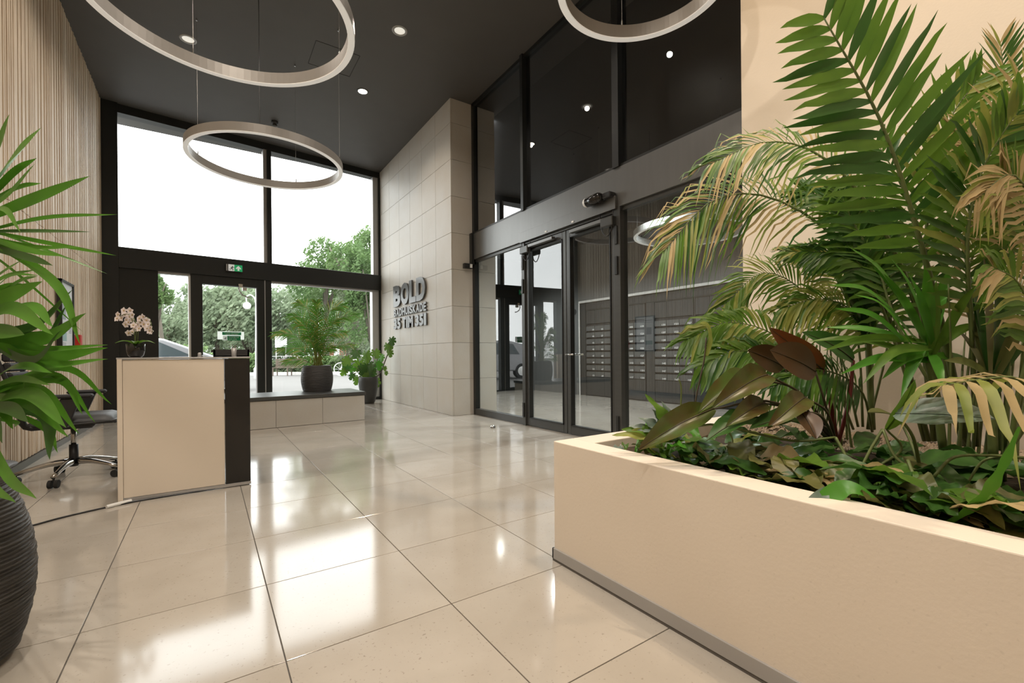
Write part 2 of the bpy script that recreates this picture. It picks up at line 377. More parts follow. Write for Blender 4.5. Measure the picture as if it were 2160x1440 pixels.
# upper windows
def pane(parent, x0, x1, z0, z1, y=.05, m='window_glass', tf=True):
    b = FB() if tf else MB(); b.box(x0, x1, y, y+.008, z0, z1); return b.build('pane', m, parent)
w1 = setting('window_1', (-.1, 10.0, 3.9), 'upper left window with white overcast sky'); pane(w1, -1.2, .95, 2.83, 5.07)
w2 = setting('window_2', (2.1, 10.2, 3.9), 'upper right window showing a treetop'); pane(w2, 1.07, 3.17, 2.83, 5.07)
b = FB(); b.box(.94, 1.0, -.02, .12, 2.83, 5.07, 1); b.box(1.0, 1.075, -.06, .12, 2.83, 5.07, 0)
struct(b.build('trim_3', ['black_frame', 'grey_alu']), 'upper window mullion, grey on one side')
b = FB(); b.box(3.16, 3.28, -.02, .12, 2.83, 5.07, 0); b.box(3.28, XS, -.05, .12, 2.83, 5.07, 1); b.box(3.13, 3.28, -.02, .12, .06, 2.49, 0); b.box(3.28, XS, -.05, .12, 0, 2.49, 1)
struct(b.build('trim_4', ['grey_alu', 'black_frame']), 'grey window jamb against the stone wall')
# lower windows
w3 = setting('window_3', (-.45, 9.9, 1.3), 'narrow sidelight left of the street door'); pane(w3, -.69, -.26, .05, 2.46)
b = FB(); b.box(-.265, -.235, -.02, .1, .05, 2.46); b.build('window_frame', 'white_matt', w3)
b = FB(); b.box(-.69, -.24, -.02, .1, 0, .06); b.build('sill', 'black_frame', w3)
w4 = setting('window_4', (2.1, 10.2, 1.3), 'wide low window behind the potted palm'); pane(w4, 1.07, 3.14, .06, 2.46)
b = FB(); b.box(1.07, 3.28, -.03, .12, 0, .06); b.build('window_frame', 'black_frame', w4)
d1 = setting('door_1', (.35, 10.0, 0), 'black framed glazed street door')
b = FB(); b.box(-.235, -.06, -.04, .1, 0, 2.49); b.box(.81, 1.065, -.04, .12, 0, 2.49); b.box(-.06, .81, -.04, .1, 2.33, 2.49); b.box(-.06, .81, -.03, .1, 0, .12)
b.build('door_frame', 'black_frame', d1, bevel=.004)
b = FB(); b.box(.80, .812, -.02, .05, .12, 2.33); b.box(.94, .955, -.045, -.02, 0, 2.49); b.build('edge_strip', 'grey_alu', d1)
pane(d1, -.06, .81, .12, 2.33)
b = FB(); b.tube([(-.12, -.05, 1.02), (-.12, -.09, 1.02), (-.02, -.1, 1.02)], .011); b.build('door_handle', 'steel', d1, smooth=True)
b = FB(); b.box(.50, .57, -.06, -.04, 2.31, 2.375); b.box(.56, .63, -.10, -.04, 2.25, 2.31); b.tube([(.51, -.06, 2.34), (.505, -.08, 2.25), (.55, -.1, 2.17), (.64, -.12, 2.12), (.68, -.12, 2.12)], .012)
b.build('door_catch', 'steel', d1)
# door sticker sign
st = thing('door_sign', fx(Vector((.35, -.0, 1.35))), 'white and green emergency exit sign stuck on the street door glass', 'sign')
def fpt(x, y, z): return fx(Vector((x, y, z)))
EX = Vector((1, .11, 0)).normalized(); EZ = Vector((0, 0, 1))
FB().box(.17, .60, .030, .036, 1.325, 1.475).build('backing_plate', 'sign_sheet', st)
FB().box(.245, .55, .022, .030, 1.41, 1.465).build('upper_band', 'sign_green_sheet', st)
FB().box(.255, .325, .022, .030, 1.31, 1.395).build('pictogram_field', 'sign_sheet', st)
FB().box(.325, .54, .022, .030, 1.31, 1.395).build('lower_band', 'sign_green_sheet', st)
fit_text('ALLEEN BIJ NOOD', 'lettering', 'white', st, fpt(.272, .020, 1.441), EX, EZ, .25, .017, .002)
fit_text('DEUR OPENEN', 'lettering', 'white', st, fpt(.297, .020, 1.416), EX, EZ, .20, .016, .002)
fit_text('Emergency', 'lettering', 'white', st, fpt(.348, .020, 1.358), EX, EZ, .165, .028, .002)
fit_text('exit only', 'lettering', 'white', st, fpt(.348, .020, 1.320), EX, EZ, .13, .026, .002)
def runner(mb, X, Z, s, y):   # a running figure of flat bars
    def bar(x0, z0, x1, z1, w):
        dx, dz = x1-x0, z1-z0; L = sqrt(dx*dx+dz*dz); nx, nz_ = -dz/L*w/2, dx/L*w/2
        pts = [(x0+nx, z0+nz_), (x1+nx, z1+nz_), (x1-nx, z1-nz_), (x0-nx, z0-nz_)]
        mb.add([(X+a*s, y, Z+c_*s) for a, c_ in pts]+[(X+a*s, y+.003, Z+c_*s) for a, c_ in pts], [(0, 1, 2, 3), (7, 6, 5, 4), (0, 4, 5, 1), (1, 5, 6, 2), (2, 6, 7, 3), (3, 7, 4, 0)])
    bar(.52, .45, .60, .74, .16); bar(.60, .70, .40, .62, .08); bar(.40, .62, .30, .48, .08); bar(.62, .70, .80, .58, .08); bar(.80, .58, .92, .66, .07)
    bar(.52, .45, .70, .28, .10); bar(.70, .28, .68, .06, .09); bar(.50, .45, .36, .28, .10); bar(.36, .28, .10, .26, .09); bar(.58, .84, .72, .84, .14)
b = FB(); runner(b, .258, 1.312, .065, .018); b.build('running_figure', 'black_gloss', st)
# illuminated exit sign on the transom
es = thing('exit_sign', fx(Vector((.43, -.1, 2.66))), 'small green exit sign with running figure and arrow on the black transom', 'sign')
FB().box(.29, .56, -.12, -.07, 2.59, 2.725).build('housing', 'black_plastic', es)
FB().box(.295, .315, -.128, -.12, 2.597, 2.718).build('end_cap', 'grey_alu', es)
FB().box(.33, .425, -.127, -.12, 2.597, 2.718).build('figure_field', 'sign_white_lit', es)
FB().box(.425, .555, -.127, -.12, 2.597, 2.718).build('arrow_field', 'sign_green_lit', es)
b = FB(); runner(b, .332, 2.6, .1, -.131); b.build('running_figure', 'black_gloss', es)
b = FB(); b.add([(x, -.131, z) for x, z in ((.476, 2.61), (.504, 2.61), (.504, 2.655), (.53, 2.635), (.53, 2.66), (.49, 2.70), (.45, 2.66), (.45, 2.635), (.476, 2.655))], [(0, 1, 2, 3, 4, 5, 6, 7, 8)]); b.build('arrow', 'sign_white_lit', es, solid=.002)

# ------------------------------------------------------------------ stone wall
ws = setting('wall_stone', (XS, 8.5, 0), 'tall pier clad in large beige stone tiles')
MB().box(XS+.02, XG-.02, 6.70, 10.45, 0, ZC).build('core', 'stone_joint', ws)
smx = {}
def stile(cx, cy, cz, dx, dy, dz):
    k = (round(dx, 3), round(dy, 3), round(dz, 3))
    if k not in smx: smx[k] = boxmesh('tile', *k, 'stone', .0015)
    piece('tile', smx[k], ws, (cx, cy, cz))
Y0 = 6.68
for r in range(9):
    z0 = r*.6+.002; z1 = min((r+1)*.6, ZC)-.002
    for q in range(7):
        y0 = Y0+q*.6+.002; y1 = min(Y0+(q+1)*.6, 10.32)-.002
        if y1-y0 > .02: stile(XS+.012, (y0+y1)/2, (z0+z1)/2, .024, y1-y0, z1-z0)
    stile((XS+.024+XG-.03)/2+.0, Y0+.012, (z0+z1)/2, XG-.03-XS-.026, .024, z1-z0)
# door reader on the stone
rd = thing('door_reader', (3.62, 6.65, 2.47), 'small black sensor box with white face high on the stone pier', 'sensor')
MB().cham(3.53, 3.68, 6.61, 6.68, 2.43, 2.51, .004).build('housing', 'black_plastic', rd)
MB().box(3.63, 3.67, 6.600, 6.611, 2.44, 2.50).build('face_plate', 'white', rd)
# wall lettering
sg = thing('wall_sign', (XS-.03, 8.5, 2.0), 'raised grey metal lettering with house numbers on the stone pier', 'sign')
def row(word, ya, yb, z0, z1, gap, ws_, off, ext=.03, sp=None):
    tot = sum(ws_)+gap*(len(word)-1); k = (ya-yb)/tot; y = ya
    for ch, w_ in zip(word, ws_):
        if ch != ' ': fit_text(ch, 'letter', 'letter', sg, (XS-.012, y, z0), (0, -1, 0), EZ, w_*k, z1-z0, ext, off)
        y -= (w_+gap)*k
row('BOLD', 9.36, 7.68, 2.01, 2.45, .06, [1.05, 1.1, .85, 1.05], .055)
row('BADHUISKADE', 9.37, 7.66, 1.805, 1.965, .12, [1, 1.05, 1, 1, 1, .35, 1, 1.05, 1.05, 1, .85], .035, .02)
row('35 TIM 351', 9.38, 7.66, 1.545, 1.765, .10, [1, 1, .35, 1, .38, 1.3, .3, 1, 1, .55], .05, .02)

# ------------------------------------------------------------------ glass partition
b = MB(); b.box(3.70, 3.86, 1.5, 6.67, 2.585, 3.01); struct(b.build('trim_5', 'header_alu', bevel=.003), 'deep grey metal header over the inner glass doors')
b = MB(); b.box(3.66, 3.70, 3.42, 5.22, 2.56, 2.70); hp = struct(b.build('trim_6', 'header_alu', bevel=.002), 'door operator cover on the header')
for y in (4.62, 4.10): MB().box(3.655, 3.662, y-.02, y+.02, 2.575, 2.595).build('white_tag', 'white', hp)
b = MB(); b.box(3.66, 3.74, 6.60, 6.74, 2.50, 3.02); b.box(3.71, 3.79, 6.60, 6.67, 0, 2.59); b.box(3.71, 3.79, 6.60, 6.67, 3.01, ZC); struct(b.build('trim_7', 'black_frame'), 'black end post against the stone pier')
b = MB()
for y, w_ in ((5.18, .03), (3.43, .045), (1.72, .04)): b.box(3.68, 3.80, y-w_, y+w_, 3.01, ZC)
b.box(3.71, 3.80, 1.5, 6.67, ZC-.05, ZC); b.box(3.71, 3.80, 1.5, 6.67, 3.01, 3.04)
struct(b.build('trim_8', 'black_frame'), 'black mullions of the upper glazing')
for i, (y0, y1) in enumerate(((5.21, 6.60), (3.475, 5.15), (1.6, 3.385))):
    w_ = setting('window_%d' % (5+i), (3.75, (y0+y1)/2, 4.1), ('tall dark upper pane next to the stone pier', 'tall dark upper pane in the middle', 'tall dark upper pane next to the cream wall')[i])
    MB().box(3.75, 3.758, y0, y1, 3.04, ZC-.05).build('pane', 'upper_glass', w_)
struct(MB().box(4.25, 4.28, 1.5, 6.9, 3.05, ZC).build('wall_void', 'black_panel'), 'black panel added for the dark void behind the upper glazing'); struct(MB().box(3.862, 4.28, 1.5, 6.9, 3.012, 3.05).build('ceiling_void', 'black_panel'), 'black sheet added to close the dark void behind the header')  # black sheets added to keep the space behind the upper panes dark
struct(MB().box(3.9, 4.3, -1, 6.9, ZC, ZC+.1).build('ceiling', 'ceiling_paint'), 'dark ceiling strip behind the upper glazing')
MB().box(3.88, 4.15, 6.70, 10.45, 0, ZC).build('core', 'stone_joint', ws)
for r in range(9):
    z0 = r*.6+.002; z1 = min((r+1)*.6, ZC)-.002; stile((3.84+4.17)/2, Y0+.012, (z0+z1)/2, .33, .024, z1-z0)
# fixed lower panes
w8 = setting('window_8', (3.75, 5.9, 1.3), 'fixed glass pane between stone pier and inner door')
MB().box(3.75, 3.758, 5.22, 6.60, .10, 2.585).build('pane', 'partition_glass', w8)
b = MB(); b.box(3.71, 3.80, 5.22, 6.60, 0, .10); b.box(3.73, 3.79, 5.22, 6.60, 2.54, 2.585); b.build('window_frame', 'dark_alu', w8)
w9 = setting('window_9', (3.75, 2.6, 1.3), 'fixed glass pane between inner door and planted bed')
MB().box(3.75, 3.758, 1.6, 3.38, .10, 2.585).build('pane', 'partition_glass', w9)
b = MB(); b.box(3.71, 3.80, 1.6, 3.38, 0, .10); b.box(3.73, 3.79, 1.6, 3.38, 2.54, 2.585); b.build('window_frame', 'dark_alu', w9)
b = MB(); b.box(3.69, 3.81, 5.15, 5.22, 0, 2.585); b.box(3.69, 3.81, 3.38, 3.475, 0, 2.585); b.box(3.70, 3.80, 3.475, 5.15, 2.53, 2.585)
struct(b.build('trim_9', 'dark_alu', bevel=.004), 'dark frame around the inner double door')
def leaf_door(n, y0, y1, hy, lab):
    d = setting('door_%d' % n, (3.75, (y0+y1)/2, 0), lab)
    b = MB(); s = .065; b.box(3.715, 3.785, y0, y0+s, .01, 2.53); b.box(3.715, 3.785, y1-s, y1, .01, 2.53); b.box(3.715, 3.785, y0+s, y1-s, .01, .11); b.box(3.715, 3.785, y0+s, y1-s, 2.44, 2.53)
    b.build('door_frame', 'dark_alu', d, bevel=.004)
    b = MB(); q = .012
    for a0, a1, c0, c1 in ((y0+s, y0+s+q, .11, 2.44), (y1-s-q, y1-s, .11, 2.44), (y0+s, y1-s, .11, .11+q), (y0+s, y1-s, 2.44-q, 2.44)): b.box(3.705, 3.76, a0, a1, c0, c1)
    b.build('glazing_bead', 'black_frame', d)
    MB().box(3.75, 3.758, y0+s, y1-s, .11, 2.44).build('pane', 'partition_glass', d)
    for sx in ((-1, 1) if n == 3 else ()):
        b = MB(); x = 3.75+sx*.035
        b.tube([(x, hy, .99), (x+sx*.055, hy, .99)], .011, 10); b.tube([(x+sx*.05, hy, .99), (x+sx*.052, hy+(.13 if hy < 4.3 else -.13)*-1, .99)], .010, 10)
        b.lathe((0, 0, 0), [(0, 0)], 3) if False else None
        b.build('door_handle', 'steel', d, smooth=True)
    return d
dl = leaf_door(2, 4.295, 5.15, 4.33, 'left leaf of the dark framed inner glass door')
dr = leaf_door(3, 3.475, 4.285, 4.25, 'right leaf of the dark framed inner glass door')
for d, hy in ((dl, 5.185), (dr, 3.43)):
    for z in (.22, 1.95, 2.28): MB().cham(3.672, 3.70, hy-.018, hy+.018, z-.1, z+.1, .003).build('hinge', 'black_frame', d)
def closer(d, ya, yb, lab):
    b = MB(); b.cham(3.64, 3.70, min(ya, yb), max(ya, yb), 2.455, 2.495, .004); b.build('slide_rail', 'header_alu', d)
    e = ya; s = 1 if yb > ya else -1
    MB().cham(3.63, 3.70, min(e-s*.16, e+s*.02), max(e-s*.16, e+s*.02), 2.39, 2.49, .008).build('closer_body', 'dark_alu', d)
    pts = [(3.67, e-s*.10+s*.02*sin(t*1.3), 2.56-.27*sin(pi*t/9)) for t in range(10)]
    pts = [(3.665, e-s*(.05+.10*cos(pi*t/12)), 2.55-.26*sin(pi*t/12)) for t in range(13)]
    MB().tube(pts, .006, 6).build('cable_loop', 'black_plastic', d, smooth=True)
closer(dl, 5.02, 4.48, '')
closer(dr, 3.60, 4.15, '')
cm = thing('security_camera', (3.62, 3.62, 2.72), 'black dome camera with white cap on the metal header', 'camera')
b = MB(); b.tube([(3.60, 3.78, 2.715), (3.60, 3.60, 2.715)], [.055, .06], 16); b.ball((3.60, 3.60, 2.715), .058); b.build('camera_body', 'black_gloss', cm, smooth=True)
b = MB(); b.ball((3.60, 3.79, 2.715), .054); b.build('front_cap', 'white', cm, smooth=True)
b = MB(); b.cham(3.60, 3.70, 3.44, 3.56, 2.69, 2.75, .01); b.build('bracket', 'black_plastic', cm)
# floor door stop
ds = thing('door_stop', (3.2, 5.23, 0), 'small half round metal door stop on the floor', 'door stop')
b = MB(); b.lathe((3.2, 5.23, 0), [(.035, 0), (.035, .02), (.028, .035), (.012, .045), (0.001, .046)], 20); b.build('dome', 'steel', ds, smooth=True)
b = MB(); b.lathe((3.2, 5.23, .014), [(.037, 0), (.037, .008)], 20, capt=True); b.build('rubber_ring', 'tyre', ds)

# ------------------------------------------------------------------ vestibule with mailboxes
b = MB(); b.box(XM+.1, XM+.3, 1.5, 11, 0, 3.7); wm = struct(b.build('wall_mail', 'mail_dark'), 'dark back of the mailbox niche')
struct(MB().box(XM, XM+.1, 8.17, 11, 0, 3.7).build('wall_mail', 'mail_wall'), 'grey grained wall left of the mailboxes'); struct(MB().box(XM, XM+.1, 1.5, 8.17, 2.26, 3.7).build('wall_mail', 'mail_wall'), 'grey grained wall above the mailboxes')
tr11 = setting('trim_11', (XM, 6, 2.24), 'white marble strip framing the mailbox niche')
b = MB(); b.lathe((0, 0, 0), [(.001, 0)], 3, capb=False) if False else None
mr = MB()
for k in range(10):
    y0 = 8.17-k*.62; mr = MB(); mr.box(XM-.02, XM+.02, y0-.617, y0, 2.212, 2.262); o = mr.build('marble_strip', 'marble', tr11)
for k in range(2): MB().box(XM-.02, XM+.1, 8.17, 8.20, k*1.13, k*1.13+1.127).build('marble_strip', 'marble', tr11)
struct(MB().box(3.8, 8.2, 10.45, 10.6, 0, 3.7).build('wall_vestibule', 'black_panel'), 'dark end wall of the vestibule')
struct(MB().box(3.95, 8.2, 1.5, 1.6, 0, 3.7).build('wall_vestibule', 'black_panel'), 'dark near wall of the vestibule')
b = MB()
for k in range(20): a = 2*pi*k/20
b = MB(); b.tube([(XM-.002, 8.36, 2.02), (XM+.01, 8.36, 2.02)], .07, 24); tag(b.build('wall_disc', 'mail_dark'), 'small round dark plate on the wall left of the mailboxes', 'plate')
num = [39]
RP = .153
def mailbank(name, ya, ncols, lab, first, wcol=.29, hidden=()):
    yb = ya-ncols*wcol; t = thing('mailbox_bank', (XM+.03, (ya+yb)/2, 0), lab, 'mailbox', 'wall mailboxes behind the inner doors')
    b = MB(); X0 = XM+.035
    b.box(X0, XM+.098, yb-.02, ya+.02, 0, 2.035); b.build('carcass', 'mail_dark', t)
    b = MB(); b.box(XM+.005, X0, ya, ya+.012, .03, 2.03); b.box(XM+.005, X0, yb-.012, yb, .03, 2.03); b.box(XM-.0, X0, yb, ya, 2.02, 2.032); b.build('edge_trim', 'grey_alu' if False else 'dark_alu', t)
    # top and bottom cover panels
    edges = [ya, ya-wcol, yb] if ncols > 1 else [ya, yb]
    for y1, y0 in zip(edges[:-1], edges[1:]):
        MB().cham(XM+.012, X0, y0+.003, y1-.003, 1.70, 2.015, .002).build('top_panel', 'mail_dark', t)
    for y1, y0 in ((ya, ya-2*wcol), (ya-2*wcol, yb)) if ncols > 2 else ((ya, yb),):
        MB().cham(XM+.012, X0, y0+.003, y1-.003, .03, .445, .002).build('bottom_panel', 'mail_dark', t)
    key = boxmesh('mail_door', .03, wcol-.012, RP-.042, 'mail_door', .002)
    b = MB(); b.box(XM+.028, X0+.002, yb, ya, .445, 1.70); b.build('slot_recess', 'mail_slot', t)
    n = first
    for cI in range(ncols):
        for r in range(8):
            zt = 1.675-r*RP; yc = ya-(cI+.5)*wcol
            if (cI, r) in hidden: n += 2; continue
            o = piece('mail_door', key, t, (XM+.018, yc, zt-(RP-.042)/2-.034))
            w_ = .085 if n > 99 else .058
            fit_text(str(n), 'number', 'white', o, (XM+.002, yc-wcol/2+.02+w_, zt-.138), (0, -1, 0), EZ, w_, .036, .002, .01)
            n += 2
    return t
mailbank('a', 7.966, 6, 'left bank of dark numbered mailboxes seen through the glass door leaf', 39)
mailbank('b', 5.98, 3, 'middle bank of dark numbered mailboxes right of the door frame', 135)
mailbank('c', 5.06, 3, 'mailbox bank with a black recess, half hidden by palm leaves', 183, hidden=((1, 0), (2, 0)))
mailbank('d', 4.13, 3, 'last mailbox bank next to the cream wall edge', 231)
for q_ in ((XM+.02, XM+.098, 1.6, 8.0, 2.04, 2.21), (XM+.02, XM+.098, 6.005, 6.2, 0, 2.035), (XM+.015, XM+.098, 8.0, 8.168, 0, 2.21)): struct(MB().box(*q_).build('trim_12', 'mail_dark'), 'plain dark lining board of the mailbox niche')

# ------------------------------------------------------------------ ceiling fittings
def downlight(x, y, z, lit, lab, r=.085):
    t = thing('downlight', (x, y, z), lab, 'downlight', 'recessed ceiling downlights')
    b = MB(); b.lathe((x, y, z), [(r*.82, .02), (r*.82, -.004), (r*1.12, -.006), (r*1.16, 0)], 28, capb=False); b.build('trim_ring', 'dark_alu' if lit == 2 else 'grey_alu', t, smooth=True)
    b = MB(); b.lathe((x, y, z-.001), [(.001, .0), (r*.80, .0)], 28, capb=False); b.build('diffuser', 'lamp' if lit == 2 else 'lamp_off_glow', t, smooth=True)
downlight(-.173, 7.338, ZC, 1, 'unlit white downlight given a faint glow, framed by the largest ring lamp')
downlight(2.103, 5.657, ZC, 1, 'unlit white downlight given a faint glow, nearest the upper centre of the ceiling')
downlight(2.088, 7.285, ZC, 2, 'bright warm downlight glowing near the stone pier')
for x, y in ((-.17, 5.66), (-.17, 4.0), (2.1, 4.0), (-.17, 2.3)): pass
def sprinkler(x, y, lab):
    t = thing('smoke_detector', (x, y, ZC), lab, 'detector')
    b = MB(); b.lathe((x, y, ZC), [(.055, 0), (.055, -.03), (.045, -.035), (.045, -.05)], 20, capb=False, capt=True); b.build('base', 'black_plastic', t, smooth=True)
    b = MB(); b.lathe((x, y, ZC-.05), [(.035, 0), (.035, -.012), (.042, -.02), (.042, -.035), (.02, -.045)], 20, capb=False, capt=True); b.build('sensor_head', 'dark_alu', t, smooth=True)
sprinkler(1.04, 9.07, 'small black ceiling detector above the middle ring lamp')
def ring(c, r, z, hooks, lab, mshell='ring_shell', wire_to=ZC, h=.1, wd=.05):
    t = thing('ring_lamp', (c[0], c[1], z), lab, 'pendant lamp', 'hanging ring lamps'); n = 96
    b = MB(); b.lathe((c[0], c[1], z), [(r-wd, -h+.006), (r-wd, 0), (r, 0), (r, -h+.006)], n, capb=False)
    b.build('ring_body', mshell, t, smooth=False)
    b = MB(); b.lathe((c[0], c[1], z), [(r-wd, -h+.006), (r-wd+.003, -h), (r-.003, -h), (r, -h+.006)], n, capb=False)
    b.build('diffuser', 'ring_glow', t)
    for i, (hx, hy) in enumerate(hooks):
        MB().tube([(hx, hy, z), (hx, hy, z+.05)], .006, 6).build('hook', 'steel', t)
        MB().tube([(hx, hy, z+.05), (hx, hy, wire_to)], .0015 if i else .0015, 4).build('wire', 'wire', t)
        MB().tube([(hx, hy, wire_to-.03), (hx, hy, wire_to)], .01, 8).build('ceiling_anchor', 'steel', t)
    return t
def onr(c, r, a): return (c[0]+(r-.025)*cos(radians(a)), c[1]+(r-.025)*sin(radians(a)))
c1 = (.127, 3.758); c2 = (.66, 6.40); c3 = (2.37, 1.95)
t = ring(c1, .86, 3.5, [onr(c1, .86, a) for a in (104, 13, 250)], 'largest ring lamp, cut off by the top edge above the desk')
t = ring(c2, .872, 3.5, [onr(c2, .872, a) for a in (150, 60, 336)], 'ring lamp hanging in front of the tall street windows')
MB().tube([(.50, 5.65, 3.5), (.50, 5.65, ZC)], .004, 6).build('power_cable', 'black_plastic', t)
ring(c3, .56, 3.5, [onr(c3, .56, a) for a in (57, 210)], 'ring lamp at the top beside the cream wall')
ring((6.45, 4.45), .86, 3.0, [(5.75, 4.9), (6.3, 5.28), (7.0, 4.0)], 'white ring lamp seen through the glass behind the palm tips', 'white', wire_to=3.62)
# ================================================================== FURNITURE
def cat(pts, n=12):
    pts = [Vector(p) for p in pts]; q = [pts[0]*2-pts[1]]+pts+[pts[-1]*2-pts[-2]]; out = []; m = len(pts)-1
    for i in range(n+1):
        t = i/n*m; k = min(int(t), m-1); u = t-k; a, b, c, d = q[k:k+4]
        out.append(.5*((2*b)+(c-a)*u+(2*a-5*b+4*c-d)*u*u+(3*b-a-3*c+d)*u**3))
    return out
# reception desk
dk = thing('reception_desk', (-.1, 4.4, 0), 'beige white reception desk with a glossy black right end panel', 'desk')
DY = 4.09
MB().cham(-.483, .108, DY, DY+.03, .03, .985, .002).build('front_panel', 'desk_white', dk)
MB().cham(-.512, -.484, DY-.012, 4.80, .0, .992, .002).build('side_panel', 'desk_white', dk)
MB().cham(.112, .278, DY, 4.78, .03, .985, .002).build('end_panel', 'black_gloss', dk, label='glossy black end panel')
MB().cham(-.515, .284, DY-.012, 4.80, .988, 1.0, .002).build('desk_top', 'grey_alu', dk)
MB().box(-.483, .28, DY-.004, DY+.02, .006, .028).build('plinth_strip', 'grey_alu', dk)
MB().box(-.48, .26, 4.5, 4.76, .70, .73).build('shelf', 'desk_white', dk)
b = MB(); b.box(-.47, -.44, DY+.0, DY+.03, 0, .03); b.box(.22, .25, DY+.02, DY+.05, 0, .03); b.box(.22, .25, 4.7, 4.73, 0, .03); b.build('foot', 'steel', dk)
bx = thing('desk_tray', (.18, 4.66, 1.0), 'low black open box on the right rear corner of the desk', 'tray')
b = MB(); b.box(.046, .31, 4.60, 4.615, 1.0, 1.062); b.box(.046, .31, 4.735, 4.75, 1.0, 1.062); b.box(.046, .06, 4.60, 4.75, 1.0, 1.062); b.box(.297, .31, 4.60, 4.75, 1.0, 1.062); b.box(.05, .31, 4.60, 4.75, 1.0, 1.01)
b.build('tray_body', 'black_plastic', bx)
MB().box(.03, .05, 4.60, 4.75, 1.04, 1.06).build('folded_lid', 'black_gloss', bx)
cup = thing('pen_cup', (.193, 4.55, 1.0), 'slim translucent grey cup standing before the black tray on the desk', 'cup')
b = MB(); b.lathe((.193, 4.55, 1.0), [(.017, 0), (.021, .075), (.019, .075), (.015, .005)], 20); b.build('cup_body', 'grey_alu', cup, smooth=True)
b = MB(); b.tube([(.186, 4.55, 1.03), (.183, 4.548, 1.102)], .003, 6); b.tube([(.2, 4.552, 1.03), (.204, 4.553, 1.10)], .003, 6); b.build('pen', 'wire', cup)
hp_ = P(421, 747, 3.6)
b = MB(); b.lathe((hp_.x, hp_.y, 1.0), [(.012, 0), (.012, .03), (.006, .036), (.004, .036)], 14); hb = b.build('cap', 'grey_alu', smooth=True); tag(hb, 'tiny grey cap lying on the desk top left of the cup', 'cap')
# cable on floor
pts = [Vector((-1.35, 3.72, .006)), Vector((-.95, 3.80, .006)), Vector((-.75, 3.93, .006)), Vector((-.52, 4.03, .006)), Vector((-.30, 4.075, .006)), Vector((.27, 4.10, .006))]
cb = MB().tube(cat(pts, 30), .006, 6).build('floor_cable', 'black_plastic', smooth=True); tag(cb, 'black cable lying on the floor along the desk', 'cable')
b = MB(); b.tube(cat([(-.56, 4.0, .012), (-.50, 4.04, .012), (-.44, 4.07, .012)], 4), .012, 8); o = b.build('cable_plug', 'white', cb)

# office chair
CX, CY = -.93, 5.2
ch = thing('office_chair', (CX, CY, 0), 'black office chair on a chrome five star base behind the desk', 'chair')
for k in range(5):
    a = radians(-100+72*k); dx, dy = cos(a), sin(a)
    b = MB(); b.tube(cat([(CX+dx*.03, CY+dy*.03, .14), (CX+dx*.15, CY+dy*.15, .135), (CX+dx*.34, CY+dy*.34, .085)], 6), [.028, .026, .024, .021, .019, .017, .015], 8)
    lg = b.build('base_leg', 'chrome', ch, smooth=True)
    b = MB(); px_, py_ = CX+dx*.33, CY+dy*.33; qx, qy = -dy, dx
    b.tube([(px_, py_, .085), (px_, py_, .05)], .008, 6)
    for s in (-1, 1): b.tube([(px_+qx*.008*s, py_+qy*.008*s, .031), (px_+qx*.03*s, py_+qy*.03*s, .031)], .031, 14)
    b.build('caster', 'tyre', lg)
MB().tube([(CX, CY, .10), (CX, CY, .28)], .030, 14).build('base_hub', 'black_plastic', ch, smooth=True)
MB().tube([(CX, CY, .25), (CX, CY, .43)], .018, 14).build('gas_lift', 'chrome', ch, smooth=True)
b = MB(); b.cham(CX-.16, CX+.15, CY-.13, CY+.13, .42, .475, .02); b.build('mechanism', 'black_plastic', ch)
b = MB(); n = 12
V = []; F = []
for i in range(15):
    for j in range(9):
        u = i/14; v = j/8; x = CX-.22+.52*u; y = CY-.25+.50*v
        e = min(1, min(u, 1-u)*7)**.5; e2 = min(1, min(v, 1-v)*6)**.5; z = .485+.05*e*e2-(.02 if u > .9 else 0)*((u-.9)*10)**2
        V.append((x, y, z))
for i in range(14):
    for j in range(8): F.append((i*9+j, (i+1)*9+j, (i+1)*9+j+1, i*9+j+1))
b.add(V, F); V2 = [(x, y, .485-.012*(1-abs(2*((x-CX+.22)/.52)-1))) for x, y, z in V]; b.add(V2, [f[::-1] for f in F]); b.build('seat', 'chair_seat', ch, smooth=True, solid=.012)
b = MB(); b.cham(CX-.2, CX+.29, CY-.24, CY+.24, .462, .49, .012); b.build('seat_pan', 'black_plastic', ch)
for k in range(6):
    z = .60+k*.075; xo = CX-.27-.02*k+.012*(k-2.5)**2/3
    b = MB(); b.cham(xo-.015, xo+.03, CY-.21, CY+.21, z, z+.07, .014); b.build('back_cushion', 'chair_fabric', ch)
b = MB(); 
for s in (-1, 1): b.tube(cat([(CX-.24, CY+s*.21, .56), (CX-.30, CY+s*.225, .75), (CX-.40, CY+s*.215, 1.06)], 8), .016, 8)
b.tube([(CX-.40, CY-.215, 1.06), (CX-.40, CY+.215, 1.06)], .016, 8); b.tube(cat([(CX-.1, CY, .45), (CX-.28, CY, .45), (CX-.31, CY, .62)], 8), .024, 8); b.build('back_frame', 'black_plastic', ch, smooth=True)
for s in (-1, 1):
    y = CY+s*.29
    b = MB(); b.add([(CX-.10, y-.02, .46), (CX+.02, y-.02, .46), (CX+.10, y-.02, .685), (CX-.02, y-.02, .685), (CX-.10, y+.02, .46), (CX+.02, y+.02, .46), (CX+.10, y+.02, .685), (CX-.02, y+.02, .685)],
          [(0, 1, 2, 3), (7, 6, 5, 4), (0, 4, 5, 1), (1, 5, 6, 2), (2, 6, 7, 3), (3, 7, 4, 0)]); b.box(CX-.10, CX+.02, min(y, CY), max(y, CY)-.0, .455, .475)
    ar = b.build('armrest', 'black_plastic', ch, bevel=.006); b = MB(); b.cham(CX-.09, CX+.17, y-.045, y+.045, .685, .715, .012); b.build('arm_pad', 'chair_fabric', ar)
